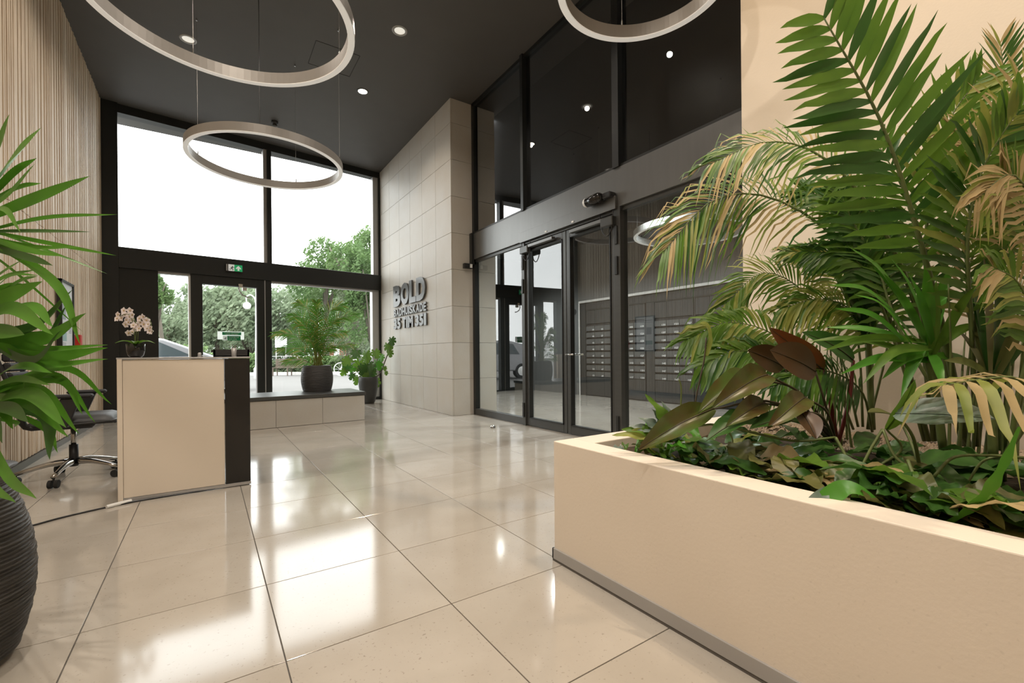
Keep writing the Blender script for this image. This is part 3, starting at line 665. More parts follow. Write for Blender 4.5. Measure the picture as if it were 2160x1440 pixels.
# framed poster and red box
pf = thing('poster_frame', (XW, 7.35, 1.47), 'black framed white notice poster on the oak wall behind the leaves', 'picture')
XF = XW+.006
b = MB(); 
for y0, y1, z0, z1 in ((7.06, 7.085, 1.04, 1.90), (7.615, 7.64, 1.04, 1.90), (7.06, 7.64, 1.04, 1.07), (7.06, 7.64, 1.875, 1.90)): b.box(XF, XF+.045, y0, y1, z0, z1)
b.build('frame', 'black_frame', pf); MB().box(XF, XF+.03, 7.08, 7.62, 1.06, 1.88).build('print_sheet', 'print_white', pf)
b = MB(); 
for y0, y1, z0, z1 in ((7.15, 7.3, 1.45, 1.62), (7.12, 7.35, 1.78, 1.80), (7.12, 7.5, 1.74, 1.75)): b.box(XF+.03, XF+.032, y0, y1, z0, z1)
for k in range(6): b.box(XF+.03, XF+.032, 7.45, 7.55, 1.30+k*.018, 1.308+k*.018)
for k in range(5): b.box(XF+.03, XF+.032, 7.12, 7.30, 1.10+k*.018, 1.107+k*.018)
b.build('printed_text', 'print_grey', pf)
b = MB(); b.box(XF+.03, XF+.032, 7.12, 7.33, 1.20, 1.30); b.build('printed_plan', 'print_teal', pf)
b = MB(); b.cham(XF, XF+.06, 7.86, 7.97, 1.12, 1.30, .008); o = b.build('fire_alarm_box', 'red'); tag(o, 'small red alarm box on the oak wall beside the poster', 'alarm box')

# stone bench
def bxf(p): return Vector((p.x, p.y+.03*(p.x-2.03), p.z))
bn = thing('stone_bench', (1.0, 7.6, 0), 'low stone clad bench with a dark flat top beneath the street window', 'bench')
MB(bxf).box(-.42, 2.018, 7.16, 8.0, 0, .385).build('bench_core', 'stone_joint', bn)
for x0, x1 in ((-.44, .18), (.18, .797), (.797, 1.415), (1.415, 2.035)):
    b = MB(bxf); b.cham(x0+.002, x1-.002, 7.14, 7.162, .004, .383, .001); b.build('stone_tile', 'stone', bn)
for y0, y1 in ((7.162, 7.6), (7.6, 8.02)): b = MB(bxf); b.cham(2.016, 2.035, y0+.002, y1-.002, .004, .383, .001); b.build('stone_tile', 'stone', bn)
MB(bxf).cham(-.45, 2.05, 7.125, 8.04, .388, .44, .004).build('bench_top', 'dark_alu', bn)

# planter
pl = thing('planter', (2.2, .2, 0), 'long low beige plastered planter filled with palms and leaves', 'planter')
b = MB(); b.box(1.39, 1.515, -2.6, 1.71, .05, .578); b.box(1.515, 2.995, 1.56, 1.71, .05, .578); b.box(1.515, 2.995, -2.6, -2.5, .05, .578)
b.build('planter_wall', 'planter_plaster', pl, bevel=.004)
b = MB(); b.box(1.382, 1.392, -2.6, 1.718, .012, .062); b.box(1.382, 2.995, 1.708, 1.718, .012, .062); b.build('base_strip', 'grey_alu', pl, bevel=.001)
b = MB(); b.box(1.384, 2.99, -2.6, 1.716, 0, .012); b.build('base_joint', 'grout', pl)
V = []; F = []; nx, ny = 40, 90
for i in range(nx+1):
    for j in range(ny+1):
        x = 1.515+(2.99-1.515)*i/nx; y = -2.5+4.06*j/ny
        z = .515+.04*noise.noise(Vector((x*3, y*3, 0)))+.012*noise.noise(Vector((x*15, y*15, 3)))+.03*(i/nx); V.append((x, y, z))
for i in range(nx):
    for j in range(ny): F.append((i*(ny+1)+j, (i+1)*(ny+1)+j, (i+1)*(ny+1)+j+1, i*(ny+1)+j+1))
b = MB(); b.add(V, F); b.add([(1.515, -2.5, .3), (2.99, -2.5, .3), (2.99, 1.56, .3), (1.515, 1.56, .3)], [(0, 1, 2, 3)]); b.build('soil', 'soil', pl, smooth=True)
b = MB(); rg = random.Random(3)
for k in range(2600):
    x = rg.uniform(2.45, 2.97); y = rg.uniform(.2, 1.5); r = rg.uniform(.006, .013); z = .515+.04*noise.noise(Vector((x*3, y*3, 0)))+.03*((x-1.515)/1.475)+.004
    b.add([(x-r, y, z), (x, y-r, z), (x+r, y, z), (x, y+r, z), (x, y, z+r)], [(0, 1, 4), (1, 2, 4), (2, 3, 4), (3, 0, 4)])
b.build('gravel', 'gravel', pl, kind='stuff')
# nail hook mark on planter end corner
# ================================================================== PLANTS
def blade(mb, pts, hw, nrm, fold=.18, mi=0, twist=0):
    n = len(pts); V = []; F = []
    for i, p in enumerate(pts):
        t = (pts[min(i+1, n-1)]-pts[max(i-1, 0)])
        if t.length < 1e-9: t = Vector((0, 0, 1))
        t.normalize(); s = t.cross(nrm)
        if s.length < 1e-4: s = t.orthogonal()
        s.normalize(); nn = s.cross(t)
        if twist: R_ = Matrix.Rotation(twist*i/n, 3, t); s = R_@s; nn = R_@nn
        w = hw[i]; V += [p-s*w+nn*fold*w, p, p+s*w+nn*fold*w]
    for i in range(n-1):
        a = i*3; F += [(a, a+1, a+4, a+3), (a+1, a+2, a+5, a+4)]
    mb.add(V, F, mi)
def sword(t): return (min(1, .45+1.9*t) if t < .3 else 1.0*(1-((t-.3)/.7)**1.9))
def lens(t): return max(.0, sin(pi*min(1, t*.97+.03)**.8))**.8
def frond(mb, pts, n, L, w, nrm, start=.25, a0=68, a1=28, droop=.15, mis=(0,), lift=.12, rnd=None, rr=.008, smi=None, seg=6, two=True, curl=0):
    rnd = rnd or random; path = cat(pts, 48); N = len(path)-1
    mb.tube(path[::3], [max(.0012, rr*(1-.85*i/(len(path[::3])-1))) for i in range(len(path[::3]))], 6, smi if smi is not None else mis[0])
    for k in range(n):
        u = k/(n-1); t = start+(1-start)*u**.92; f = t*N; i = min(int(f), N-1); p = path[i].lerp(path[i+1], f-i); T = (path[min(i+1, N)]-path[max(i-1, 0)]).normalized()
        S = T.cross(nrm).normalized(); nn = S.cross(T).normalized(); A = radians(a0+(a1-a0)*u)
        pl_ = (.62+.38*min(1, u*5)) if u < .2 else (1-.55*((u-.2)/.8)**1.6)
        for sd in ((-1, 1) if two else (1,)):
            l = L*pl_*rnd.uniform(.86, 1.08); d = (T*cos(A)+S*sd*sin(A)+nn*(lift+rnd.uniform(-.08, .08))).normalized()
            q = [p+d*l*(j/seg)+Vector((0, 0, -1))*droop*l*(j/seg)**2.1*(1+rnd.uniform(-.25, .4))+T*curl*l*(j/seg)**2 for j in range(seg+1)]
            hw = [w*.5*(.30 if j == 0 else sword(j/seg)) for j in range(seg+1)]
            blade(mb, q, hw, (nn+Vector((rnd.uniform(-.3, .3), rnd.uniform(-.3, .3), .2))).normalized(), .22, rnd.choice(mis))
def paddle(mb, base, tip, w, nrm, arch=.1, cup=.15, wav=.0, rows=12, mi=0, prof=None, ph=0):
    base = Vector(base); tip = Vector(tip); ax = tip-base; L = ax.length; ax = ax/L; s = ax.cross(nrm).normalized(); n = s.cross(ax).normalized(); V = []; F = []; cols = 6
    for i in range(rows+1):
        t = i/rows; c = base+ax*L*t+n*arch*L*sin(pi*t)
        ww = w*.5*(prof(t) if prof else lens(t))
        for j in range(cols+1):
            v = j/cols*2-1; V.append(c+s*v*ww+n*(abs(v)**1.5*cup*ww*2+wav*ww*sin(t*17+ph+v*1.5)*abs(v)))
    for i in range(rows):
        for j in range(cols): a = i*(cols+1)+j; F.append((a, a+1, a+cols+2, a+cols+1))
    mb.add(V, F, mi)
    return [base+ax*L*t/rows+n*(arch*L*sin(pi*t/rows)+.0015) for t in range(rows+1)]
UP = Vector((0, 0, 1)); TOC = -Fv      # towards the viewer side of the room
def bedx(p): return Vector((min(p.x, 2.975), p.y, max(p.z, .5) if p.x > 1.39 else p.z))
G3 = ['leaf', 'leaf_dark', 'leaf_yellow', 'leaf_dry', 'stem_green']
def palm_frond(parent, pts, n, L, w, nrm, mis, seed, **k):
    b = MB(bedx); frond(b, [P(*p) for p in pts], n, L, w, nrm, mis=mis, rnd=random.Random(seed), smi=4, **k); b.build('frond', G3, parent, smooth=True)
# --- the large foreground palm
pm = thing('palm', P(2010, 940, 1.75), 'tall green palm with the largest broad frond leaning left against the cream wall', 'palm')
palm_frond(pm, [(2040, 940, 1.80), (1990, 700, 1.72), (1930, 470, 1.64), (1855, 250, 1.56), (1738, 38, 1.46)], 22, .42, .041, TOC, (0, 0, 0, 0, 1), 1, start=.42, a0=66, a1=58, droop=.07, rr=.014, lift=.05)
palm_frond(pm, [(2030, 940, 1.86), (1985, 720, 1.84), (1952, 540, 1.82), (1905, 400, 1.82), (1850, 300, 1.84)], 24, .25, .022, TOC, (0, 1, 1), 2, start=.35, a0=72, a1=45, droop=.12, rr=.009)
palm_frond(pm, [(2060, 940, 1.74), (2050, 700, 1.66), (2040, 500, 1.6), (2075, 350, 1.56), (2150, 230, 1.52)], 30, .30, .03, TOC, (0, 0, 1, 2), 3, start=.3, a0=60, a1=40, droop=.15, rr=.01)
palm_frond(pm, [(2040, 940, 1.9), (1960, 640, 1.88), (1960, 420, 1.84), (2000, 260, 1.8), (2060, 170, 1.78)], 24, .30, .026, (TOC+UP*.3).normalized(), (0, 0, 2), 4, start=.3, a0=50, a1=30, droop=.12, rr=.01)
palm_frond(pm, [(2050, 950, 1.78), (1900, 700, 1.9), (1850, 560, 1.98), (1800, 470, 2.0), (1770, 400, 2.02)], 26, .26, .028, TOC, (0, 1), 5, start=.35, a0=60, a1=40, droop=.2, rr=.008)
# --- drooping palm whose dry tips hang before the glass
pm2 = thing('palm', P(1960, 930, 2.0), 'arching palm with tan drying tips hanging in front of the dark glass', 'palm')
palm_frond(pm2, [(1960, 930, 2.0), (1880, 680, 2.02), (1760, 500, 2.1), (1620, 415, 2.15), (1500, 425, 2.12), (1400, 530, 2.06)], 42, .36, .0135, (TOC+UP*.5).normalized(), (0, 1, 3, 3, 2), 6, start=.45, a0=62, a1=22, droop=.55, rr=.010, curl=.05)
palm_frond(pm2, [(1970, 930, 1.98), (1930, 640, 1.96), (1830, 430, 1.96), (1720, 322, 1.98), (1610, 300, 2.0), (1500, 345, 2.0)], 40, .33, .0135, (TOC+UP*.6).normalized(), (0, 1, 0, 3, 2), 7, start=.42, a0=65, a1=25, droop=.55, rr=.010)
palm_frond(pm2, [(1980, 930, 1.96), (1960, 720, 2.0), (1890, 560, 2.05), (1790, 440, 2.12), (1690, 400, 2.2)], 36, .30, .026, (TOC+UP*.3).normalized(), (0, 1, 0), 8, start=.35, a0=60, a1=30, droop=.3, rr=.009)
palm_frond(pm2, [(1950, 930, 2.02), (1900, 760, 2.0), (1840, 600, 1.98), (1790, 540, 1.98), (1700, 530, 2.0)], 30, .22, .024, (TOC+UP*.3).normalized(), (0, 1), 9, start=.35, a0=60, a1=30, droop=.35)
# --- right edge palm, yellow and dry
pm3 = thing('palm', P(2120, 950, 1.62), 'yellowing palm with many dry tan leaflets at the right edge', 'palm')
for i, (pts, n, L, w, mis, dr, cu) in enumerate((
    ([(2120, 950, 1.62), (2130, 700, 1.6), (2140, 430, 1.6), (2150, 250, 1.62), (2200, 130, 1.6)], 30, .34, .015, (3, 3, 2), .30, .05),
    ([(2110, 950, 1.66), (2100, 720, 1.68), (2110, 480, 1.7), (2080, 330, 1.72), (2010, 280, 1.74)], 34, .30, .014, (3, 2, 3), .35, 0),
    ([(2130, 950, 1.58), (2160, 760, 1.54), (2170, 560, 1.5), (2150, 420, 1.48), (2110, 360, 1.46)], 28, .28, .016, (0, 3, 2), .3, 0),
    ([(2120, 950, 1.7), (2070, 760, 1.72), (2040, 620, 1.74), (2060, 520, 1.74), (2120, 440, 1.74)], 28, .28, .015, (2, 3, 0), .25, 0),
    ([(2130, 950, 1.6), (2180, 700, 1.5), (2200, 500, 1.45), (2140, 370, 1.42), (2060, 420, 1.40)], 28, .22, .014, (3, 3, 2), .5, 0),
    ([(2130, 960, 1.5), (2150, 820, 1.45), (2180, 700, 1.42), (2150, 600, 1.40), (2090, 560, 1.38)], 24, .24, .018, (0, 2, 3), .4, 0),
    ([(2110, 950, 1.76), (2090, 640, 1.8), (2110, 330, 1.84), (2120, 200, 1.86), (2110, 90, 1.86)], 26, .26, .014, (1, 2, 3), .05, 0))):
    palm_frond(pm3, pts, n, L, w, (TOC+UP*.2).normalized(), mis, 20+i, start=.4, a0=62, a1=30, droop=dr, rr=.009, curl=cu)
b = MB(bedx); frond(b, [P(2120, 960, 1.35), P(2180, 860, 1.3), P(2150, 800, 1.28), P(2070, 800, 1.27), P(1995, 812, 1.26)], 8, .23, .027, (TOC*.2+UP).normalized(), start=.45, a0=75, a1=50, droop=1.0, mis=(3, 3, 2), rnd=random.Random(40), smi=4, lift=.15); b.build('frond', G3, pm3, smooth=True)
# --- low fine palms at left
pm4 = thing('palm', P(1800, 905, 2.25), 'low feathery palm with thin light green leaflets before the wall edge', 'palm')
for i, (pts, n, L, w, mis, dr) in enumerate((
    ([(1810, 900, 2.3), (1770, 740, 2.3), (1700, 620, 2.32), (1610, 575, 2.34), (1530, 640, 2.34)], 44, .28, .014, (0, 2, 0), .4),
    ([(1790, 905, 2.2), (1730, 800, 2.2), (1640, 710, 2.2), (1540, 680, 2.2), (1450, 715, 2.18)], 34, .26, .022, (0, 0, 2), .45),
    ([(1820, 900, 2.25), (1810, 720, 2.25), (1770, 600, 2.28), (1720, 540, 2.3), (1660, 530, 2.34)], 36, .22, .018, (0, 1, 2), .4),
    ([(1800, 905, 2.2), (1760, 820, 2.15), (1660, 760, 2.1), (1560, 740, 2.1), (1480, 770, 2.1)], 30, .24, .022, (0, 1, 0), .5),
    ([(1830, 905, 2.15), (1840, 760, 2.12), (1800, 660, 2.1), (1730, 630, 2.1), (1650, 650, 2.1)], 34, .24, .018, (0, 2), .5),
    ([(1830, 905, 2.2), (1870, 740, 2.16), (1880, 620, 2.14), (1850, 560, 2.12), (1800, 540, 2.1)], 30, .22, .02, (0, 1), .4),
    ([(1840, 910, 2.1), (1820, 830, 2.0), (1770, 790, 1.95), (1700, 780, 1.92), (1640, 810, 1.9)], 26, .2, .02, (1, 0), .5))):
    palm_frond(pm4, pts, n, L, w, (TOC+UP*.6).normalized(), mis, 50+i, start=.3, a0=65, a1=25, droop=dr, rr=.006)
# --- bright strap leaved plant in the middle
def strapplant(name, label, cat_, c, tips, mats, wpx=20, seed=1, d=None):
    t = thing(name, P(*c), label, cat_); rg = random.Random(seed)
    for i, tp in enumerate(tips):
        x, y = tp[0], tp[1]; dt = c[2]+rg.uniform(-.15, .12) if len(tp) < 3 else tp[2]; w = (tp[3] if len(tp) > 3 else wpx)/955*c[2]
        B_ = P(*c)+Vector((rg.uniform(-.02, .02), rg.uniform(-.02, .02), rg.uniform(-.06, .03))); Tt = P(x, y, dt); m = B_.lerp(Tt, .55)+UP*(Tt-B_).length*rg.uniform(.06, .16)
        q = cat([B_, m, Tt], 12); b = MB(bedx); blade(b, q, [w*.5*sword(j/12) for j in range(13)], (TOC+UP*.7+Vector((rg.uniform(-.4, .4), rg.uniform(-.4, .4), 0))).normalized(), .28, 0, rg.uniform(-.5, .5))
        b.build('leaf', [rg.choice(mats)], t, smooth=True)
    return t
sp = strapplant('dracaena', 'bright green strap leaved plant in the middle of the bed', 'plant', (1955, 735, 1.7),
    [(1790, 520), (1840, 560), (1880, 545, 1.6), (1915, 575, 1.6), (1950, 560, 1.6), (1975, 590), (2010, 560), (1740, 690), (1735, 740), (1760, 650), (1770, 790), (1820, 810), (1700, 720), (1800, 620), (2060, 600), (2080, 680), (2070, 780), (1990, 820), (1900, 840), (1860, 800), (1745, 600)], ['leaf_bright', 'leaf_bright', 'leaf'], 22, 5)
b = MB(bedx); b.tube(cat([P(1990, 950, 1.72), P(1975, 840, 1.7), P(1955, 735, 1.7)], 8), .014, 8); b.build('stem', 'stem_green', sp, smooth=True)
sp2 = strapplant('dracaena', 'dark strap leaved plant with upright blades at the right', 'plant', (2090, 800, 1.62),
    [(2040, 560), (2075, 540), (2110, 560), (2140, 590), (2020, 620), (2000, 680), (2180, 640), (1990, 760), (2170, 720), (2050, 610), (2130, 650)], ['leaf_dark', 'leaf_dark', 'leaf_olive'], 26, 6)
b = MB(bedx); b.tube(cat([P(2095, 960, 1.62), P(2092, 880, 1.62), P(2090, 800, 1.62)], 8), .014, 8); b.build('stem', 'stem_green', sp2, smooth=True)
sp3 = strapplant('dracaena', 'broad glossy leaved plant close to the cream wall behind the fronds', 'plant', (1830, 690, 2.1),
    [(1755, 480, 2.1, 34), (1790, 440, 2.1, 34), (1830, 430, 2.1, 36), (1860, 500, 2.0, 34), (1730, 560, 2.1, 34), (1770, 590, 2.0, 34), (1880, 560, 2.0, 30), (1740, 640, 2.1, 30)], ['leaf_dark', 'leaf'], 34, 8)
b = MB(bedx); b.tube(cat([P(1840, 905, 2.15), P(1835, 800, 2.12), P(1830, 690, 2.1)], 8), .014, 8); b.build('stem', 'stem_green', sp3, smooth=True)
# --- thin upright stalks
for nm, xs_, d0, hgt, lab in (('cane_stems', range(1710, 1800, 11), 2.25, (640, 800), 'cluster of thin green canes rising left of the gravel'), ('cane_stems', range(2000, 2150, 12), 1.7, (560, 800), 'cluster of thin green canes at the right of the bed')):
    t = thing(nm, P(xs_[0]+40, 930, d0), lab, 'plant stems'); rg = random.Random(len(lab))
    for x in xs_:
        b = MB(bedx); dd = d0+rg.uniform(-.12, .12); tx = x+rg.uniform(-50, 50); ty = rg.uniform(*hgt)
        b.tube(cat([P(x, 750+955/dd*.46, dd), P((x+tx)/2+rg.uniform(-8, 8), (ty+930)/2, dd), P(tx, ty, dd+rg.uniform(-.08, .08))], 8), [.006-.0005*j for j in range(9)], 6); b.build('cane', 'stem_green', t, smooth=True)
# --- burgundy philodendron
ph = thing('philodendron', P(1765, 940, 1.95), 'burgundy leaved philodendron with red stalks in the bed centre', 'plant')
BP = P(1765, 940, 1.95)
def pleaf(parent, base, tip, w, nrm, m, arch=.05, cup=.1, wav=0, stalk=None, sm='stem_dark', rs=.006, prof=None, ph_=0, rib='stem_dark', origin=None):
    b = MB(bedx); B_, T_ = P(*base), P(*tip); mid = paddle(b, B_, T_, w, Vector(nrm).normalized(), arch, cup, wav, prof=prof, ph=ph_); lf = b.build('leaf', m, parent, smooth=True)
    b = MB(bedx); b.tube(mid, [.0028*(1-.8*i/len(mid)) for i in range(len(mid))], 5); b.build('midrib', rib, lf, smooth=True)
    if stalk is not None:
        o = origin if origin is not None else BP; md = P(*stalk); b = MB(bedx); b.tube(cat([o, md, B_], 12), [rs*(1-.35*i/12) for i in range(13)], 7); b.build('stalk', sm, parent, smooth=True)
ob = lambda t: max(0, sin(pi*min(1, t+.02)))**.55
pleaf(ph, (1720, 783, 1.82), (1624, 738, 1.70), .135, TOC+UP*.2, 'leaf_burgundy', .05, .1, 0, (1740, 850, 1.84), prof=ob)
pleaf(ph, (1652, 772, 1.92), (1577, 738, 1.84), .108, TOC+UP*.1, 'leaf_burgundy', .05, .12, 0, (1700, 860, 1.92), prof=ob)
pleaf(ph, (1735, 778, 1.94), (1622, 690, 1.88), .10, TOC-UP*.5, 'leaf_red', .06, .12, 0, (1752, 850, 1.90), 'stem_red', .011)
pleaf(ph, (1612, 800, 1.82), (1472, 872, 1.67), .115, TOC*.6+UP*1, 'leaf_philo', .12, .3, .1, (1690, 830, 1.87))
pleaf(ph, (1618, 790, 1.77), (1500, 862, 1.62), .105, TOC*.9+UP*.6, 'leaf_philo', .14, .35, .1, (1700, 840, 1.82))
pleaf(ph, (1505, 862, 1.75), (1345, 950, 1.72), .105, TOC*1+UP*.75, 'leaf_philo', .12, .35, .12, (1640, 850, 1.72), ph_=2)
pleaf(ph, (1697, 838, 1.72), (1617, 905, 1.57), .085, TOC*.8+UP*.6, 'leaf_philo', .12, .3, .15, (1745, 870, 1.82))
pleaf(ph, (1612, 850, 1.70), (1530, 900, 1.58), .08, TOC*.8+UP*.6, 'leaf_philo', .12, .3, .1, (1700, 870, 1.82))
pleaf(ph, (1690, 868, 1.62), (1722, 926, 1.54), .085, TOC+UP*.1, 'leaf_burgundy', .05, .15, 0, (1735, 880, 1.72))
pleaf(ph, (1800, 760, 1.92), (1690, 700, 1.92), .10, TOC+UP*.5, 'leaf_dark', .08, .15, .1, (1790, 850, 1.92), 'stem_red', .01)
pleaf(ph, (1700, 900, 1.72), (1580, 905, 1.57), .10, TOC*.5+UP, 'leaf_dark', .1, .2, .15, (1740, 900, 1.82))
pleaf(ph, (1600, 880, 1.67), (1490, 930, 1.57), .09, TOC*.5+UP, 'leaf_dark', .1, .2, .15, (1700, 890, 1.77))
# --- silver veined leaf plant
sv = thing('silver_leaf_plant', P(1985, 960, 1.6), 'low plant with one large silvery ribbed leaf right of centre', 'plant'); SO = P(1940, 985, 1.5)
pleaf(sv, (1890, 872, 1.45), (2100, 884, 1.22), .125, TOC*1.0+UP*.45, 'leaf_silver', .03, .12, .04, (1925, 920, 1.45), 'stem_green', .006, origin=SO, rib='leaf_silver')
pleaf(sv, (1985, 1035, 1.22), (2175, 1118, 1.05), .12, TOC*.5+UP, 'leaf', .05, .1, .04, None, rib='leaf')
pleaf(sv, (1868, 1050, 1.3), (1935, 1082, 1.22), .10, TOC*.6+UP, 'leaf', .08, .15, .1, None, rib='leaf')
pleaf(sv, (1700, 1075, 1.42), (1800, 1040, 1.4), .07, TOC*.5+UP, 'leaf_bright', .06, .15, .1, None, rib='leaf')
pleaf(sv, (1895, 880, 1.6), (1830, 870, 1.5), .06, TOC*.3+UP, 'leaf_olive', .03, .15, .03, (1920, 930, 1.55), 'stem_green', .005, origin=SO, rib='leaf_olive')
pleaf(sv, (1870, 905, 1.5), (1930, 800, 1.42), .06, TOC, 'leaf', .05, .15, .05, (1900, 950, 1.5), 'stem_green', .005, origin=P(1810, 1005, 1.5), rib='leaf')
pleaf(sv, (1560, 1040, 1.75), (1625, 950, 1.85), .15, TOC+UP*.6, 'leaf_silver', .05, .1, .06, None, rib='leaf_silver')
pleaf(sv, (1545, 1010, 1.7), (1590, 950, 1.75), .09, TOC+UP*.9, 'leaf_silver', .08, .15, .12, None, rib='leaf_silver')
# --- bird's nest ferns and low leaves over the soil
rg = random.Random(12)
low = [('crinkled pale green fern at the left corner of the planter', (1405, 905, 1.92), 'cr'), ('low olive leafed clump behind the planter rim at left', (1500, 965, 1.75), 'lo'),
       ('low dark leafed clump in the middle of the planter front', (1640, 1000, 1.62), 'lo'), ('low green clump with twisted leaves right of the middle', (1790, 1035, 1.42), 'lo'),
       ('broad glossy leaf clump near the right end of the rim', (1950, 1070, 1.25), 'lo'), ('low clump cut by the right picture edge', (2100, 1085, 1.15), 'lo'),
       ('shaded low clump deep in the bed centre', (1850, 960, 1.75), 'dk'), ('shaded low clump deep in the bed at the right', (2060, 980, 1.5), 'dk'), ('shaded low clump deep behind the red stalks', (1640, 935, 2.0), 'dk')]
for lab, c, kd in low:
    C0 = P(*c); C0.z = .54; t = thing('fern', C0, lab, 'fern')
    n = 22 if kd == 'cr' else (30 if kd == 'lo' else 18)
    for k in range(n):
        a = rg.uniform(0, 2*pi); r0 = rg.uniform(0, .22); L = rg.uniform(.10, .26); zz = rg.uniform(.53, .60)
        cx = C0.x+r0*cos(a*1.7+k)*1.0; cy = C0.y+r0*sin(a*1.7+k)*1.3
        cx = min(max(cx, 1.56), 2.85); cy = min(cy, 1.5)
        e = Vector((cx+L*cos(a), cy+L*sin(a), zz+rg.uniform(-.02, .05 if kd != 'cr' else .12)))
        e.x = min(max(e.x, 1.53), 2.93); e.y = min(e.y, 1.54)
        if kd == 'cr': ms = rg.choice(['leaf_silver', 'leaf', 'leaf_yellow', 'leaf_bright']); w = rg.uniform(.03, .05); wv = .5
        elif kd == 'lo': ms = rg.choice(['leaf_olive', 'leaf_dark', 'leaf', 'leaf_olive', 'leaf_dark', 'leaf_dry' if rg.random() < .4 else 'leaf_olive']); w = rg.uniform(.05, .12); wv = .22
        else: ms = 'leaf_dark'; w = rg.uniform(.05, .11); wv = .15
        b = MB(bedx); mid = paddle(b, Vector((cx, cy, zz)), e, w, (UP+Vector((rg.uniform(-.5, .3), rg.uniform(-.4, .4), 0))).normalized(), rg.uniform(.05, .22), rg.uniform(.0, .25), wv, 12, ph=rg.uniform(0, 6)); b.build('leaf', ms, t, smooth=True)
    if kd == 'cr':
        for tx, ty in ((1360, 830), (1290, 918), (1325, 898), (1440, 850), (1420, 870), (1395, 845), (1375, 862), (1345, 880), (1310, 905), (1355, 902), (1460, 872), (1405, 885)):
            b = MB(bedx); paddle(b, P(1420, 930, 1.9), P(tx, ty, 1.88), .05, TOC+UP*.8, .12, .1, .55, 14, ph=tx); b.build('leaf', rg.choice(['leaf_silver', 'leaf_yellow', 'leaf']), t, smooth=True)
# fallen leaves scattered on the soil
for k in range(46):
    x = rg.uniform(1.56, 1.95); y = rg.uniform(-.1, 1.5); L = rg.uniform(.1, .2); a = rg.uniform(0, 6.28); z = rg.uniform(.545, .575)
    b = MB(bedx); e = Vector((min(max(x+L*cos(a), 1.54), 2.4), min(y+L*sin(a), 1.53), z+.005)); paddle(b, Vector((x, y, z)), e, rg.uniform(.05, .09), (UP+Vector((rg.uniform(-.25, .25), rg.uniform(-.25, .25), 0))).normalized(), .06, .06, .2, 10, ph=k)
    o = b.build('fallen_leaf', rg.choice(['leaf_olive', 'leaf_olive', 'leaf_dark', 'leaf_dry', 'leaf']), smooth=True); tag(o, 'olive to brown fallen leaf lying on the soil along the planter rim', 'leaf', 'fallen leaves along the planter rim')
# bright wavy strap leaf at right
wv = thing('strap_leaf_plant', P(2010, 1110, 1.12), 'bright green wavy strap leaf curving up at the right edge', 'plant')
q = cat([P(1975, 1118, 1.15), P(2060, 1060, 1.1), P(2110, 990, 1.07), P(2150, 900, 1.05)], 24); b = MB(bedx); s_ = []
b.v = []
blade(b, q, [.004+.0115*sin(pi*min(1, i/24*1.02))*(1+.35*sin(i*1.1)) for i in range(25)], TOC, .1); b.build('leaf', 'leaf_bright', wv, smooth=True)
for pts, m in (([(1700, 1085, 1.3), (1760, 1040, 1.3), (1800, 1030, 1.28), (1860, 1060, 1.25)], 'leaf_bright'), ([(1700, 1095, 1.3), (1725, 1060, 1.3), (1745, 1025, 1.32)], 'leaf_silver')):
    b = MB(bedx); q = cat([P(*p) for p in pts], 14); blade(b, q, [.026*lens(i/14) for i in range(15)], TOC+UP, .2); b.build('leaf', m, wv, smooth=True)
# long bare runners
vn = thing('creeping_vine', P(1760, 1000, 1.6), 'thin pale green bent runners crossing the front of the bed', 'plant')
for pts, r in (([(1440, 905, 1.72), (1510, 895, 1.7), (1600, 915, 1.68), (1680, 930, 1.66), (1762, 922, 1.64)], .005), ([(1762, 922, 1.64), (1785, 965, 1.6), (1800, 1010, 1.56)], .006), ([(1805, 1012, 1.5), (1835, 950, 1.5), (1862, 905, 1.5)], .005),
               ([(1862, 905, 1.5), (1890, 965, 1.45), (1945, 1000, 1.4)], .005), ([(1970, 1005, 1.35), (2010, 965, 1.35), (2080, 960, 1.35), (2160, 965, 1.33)], .005), ([(1915, 970, 1.36), (1935, 1020, 1.3), (1975, 1085, 1.25)], .005),
               ([(1530, 900, 1.8), (1545, 930, 1.78), (1530, 975, 1.74)], .004), ([(1435, 875, 1.95), (1437, 820, 1.95), (1432, 800, 1.95)], .004), ([(2040, 1020, 1.4), (2070, 975, 1.38), (2110, 960, 1.36)], .004)):
    b = MB(bedx); b.tube(cat([P(*p) for p in pts], 14), r*.9, 6); b.build('runner', 'stem_green', vn, smooth=True)
fs = thing('dry_flower_stalk', P(1462, 880, 1.95), 'thin dark stalk with a withered yellow flower head before the mailboxes', 'plant')
b = MB(bedx); b.tube(cat([P(1462, 905, 1.95), P(1468, 840, 1.95), P(1485, 760, 1.95), P(1490, 712, 1.95)], 12), .0035, 6); b.build('stalk', 'stem_dark', fs, smooth=True)
b = MB(bedx); blade(b, cat([P(1490, 750, 1.95), P(1496, 715, 1.95), P(1490, 690, 1.94), P(1477, 682, 1.93)], 10), [.006, .01, .012, .014, .012, .016, .02, .022, .02, .014, .003], TOC, .5, twist=1.5); b.build('flower_head', 'leaf_yellow', fs, smooth=True)

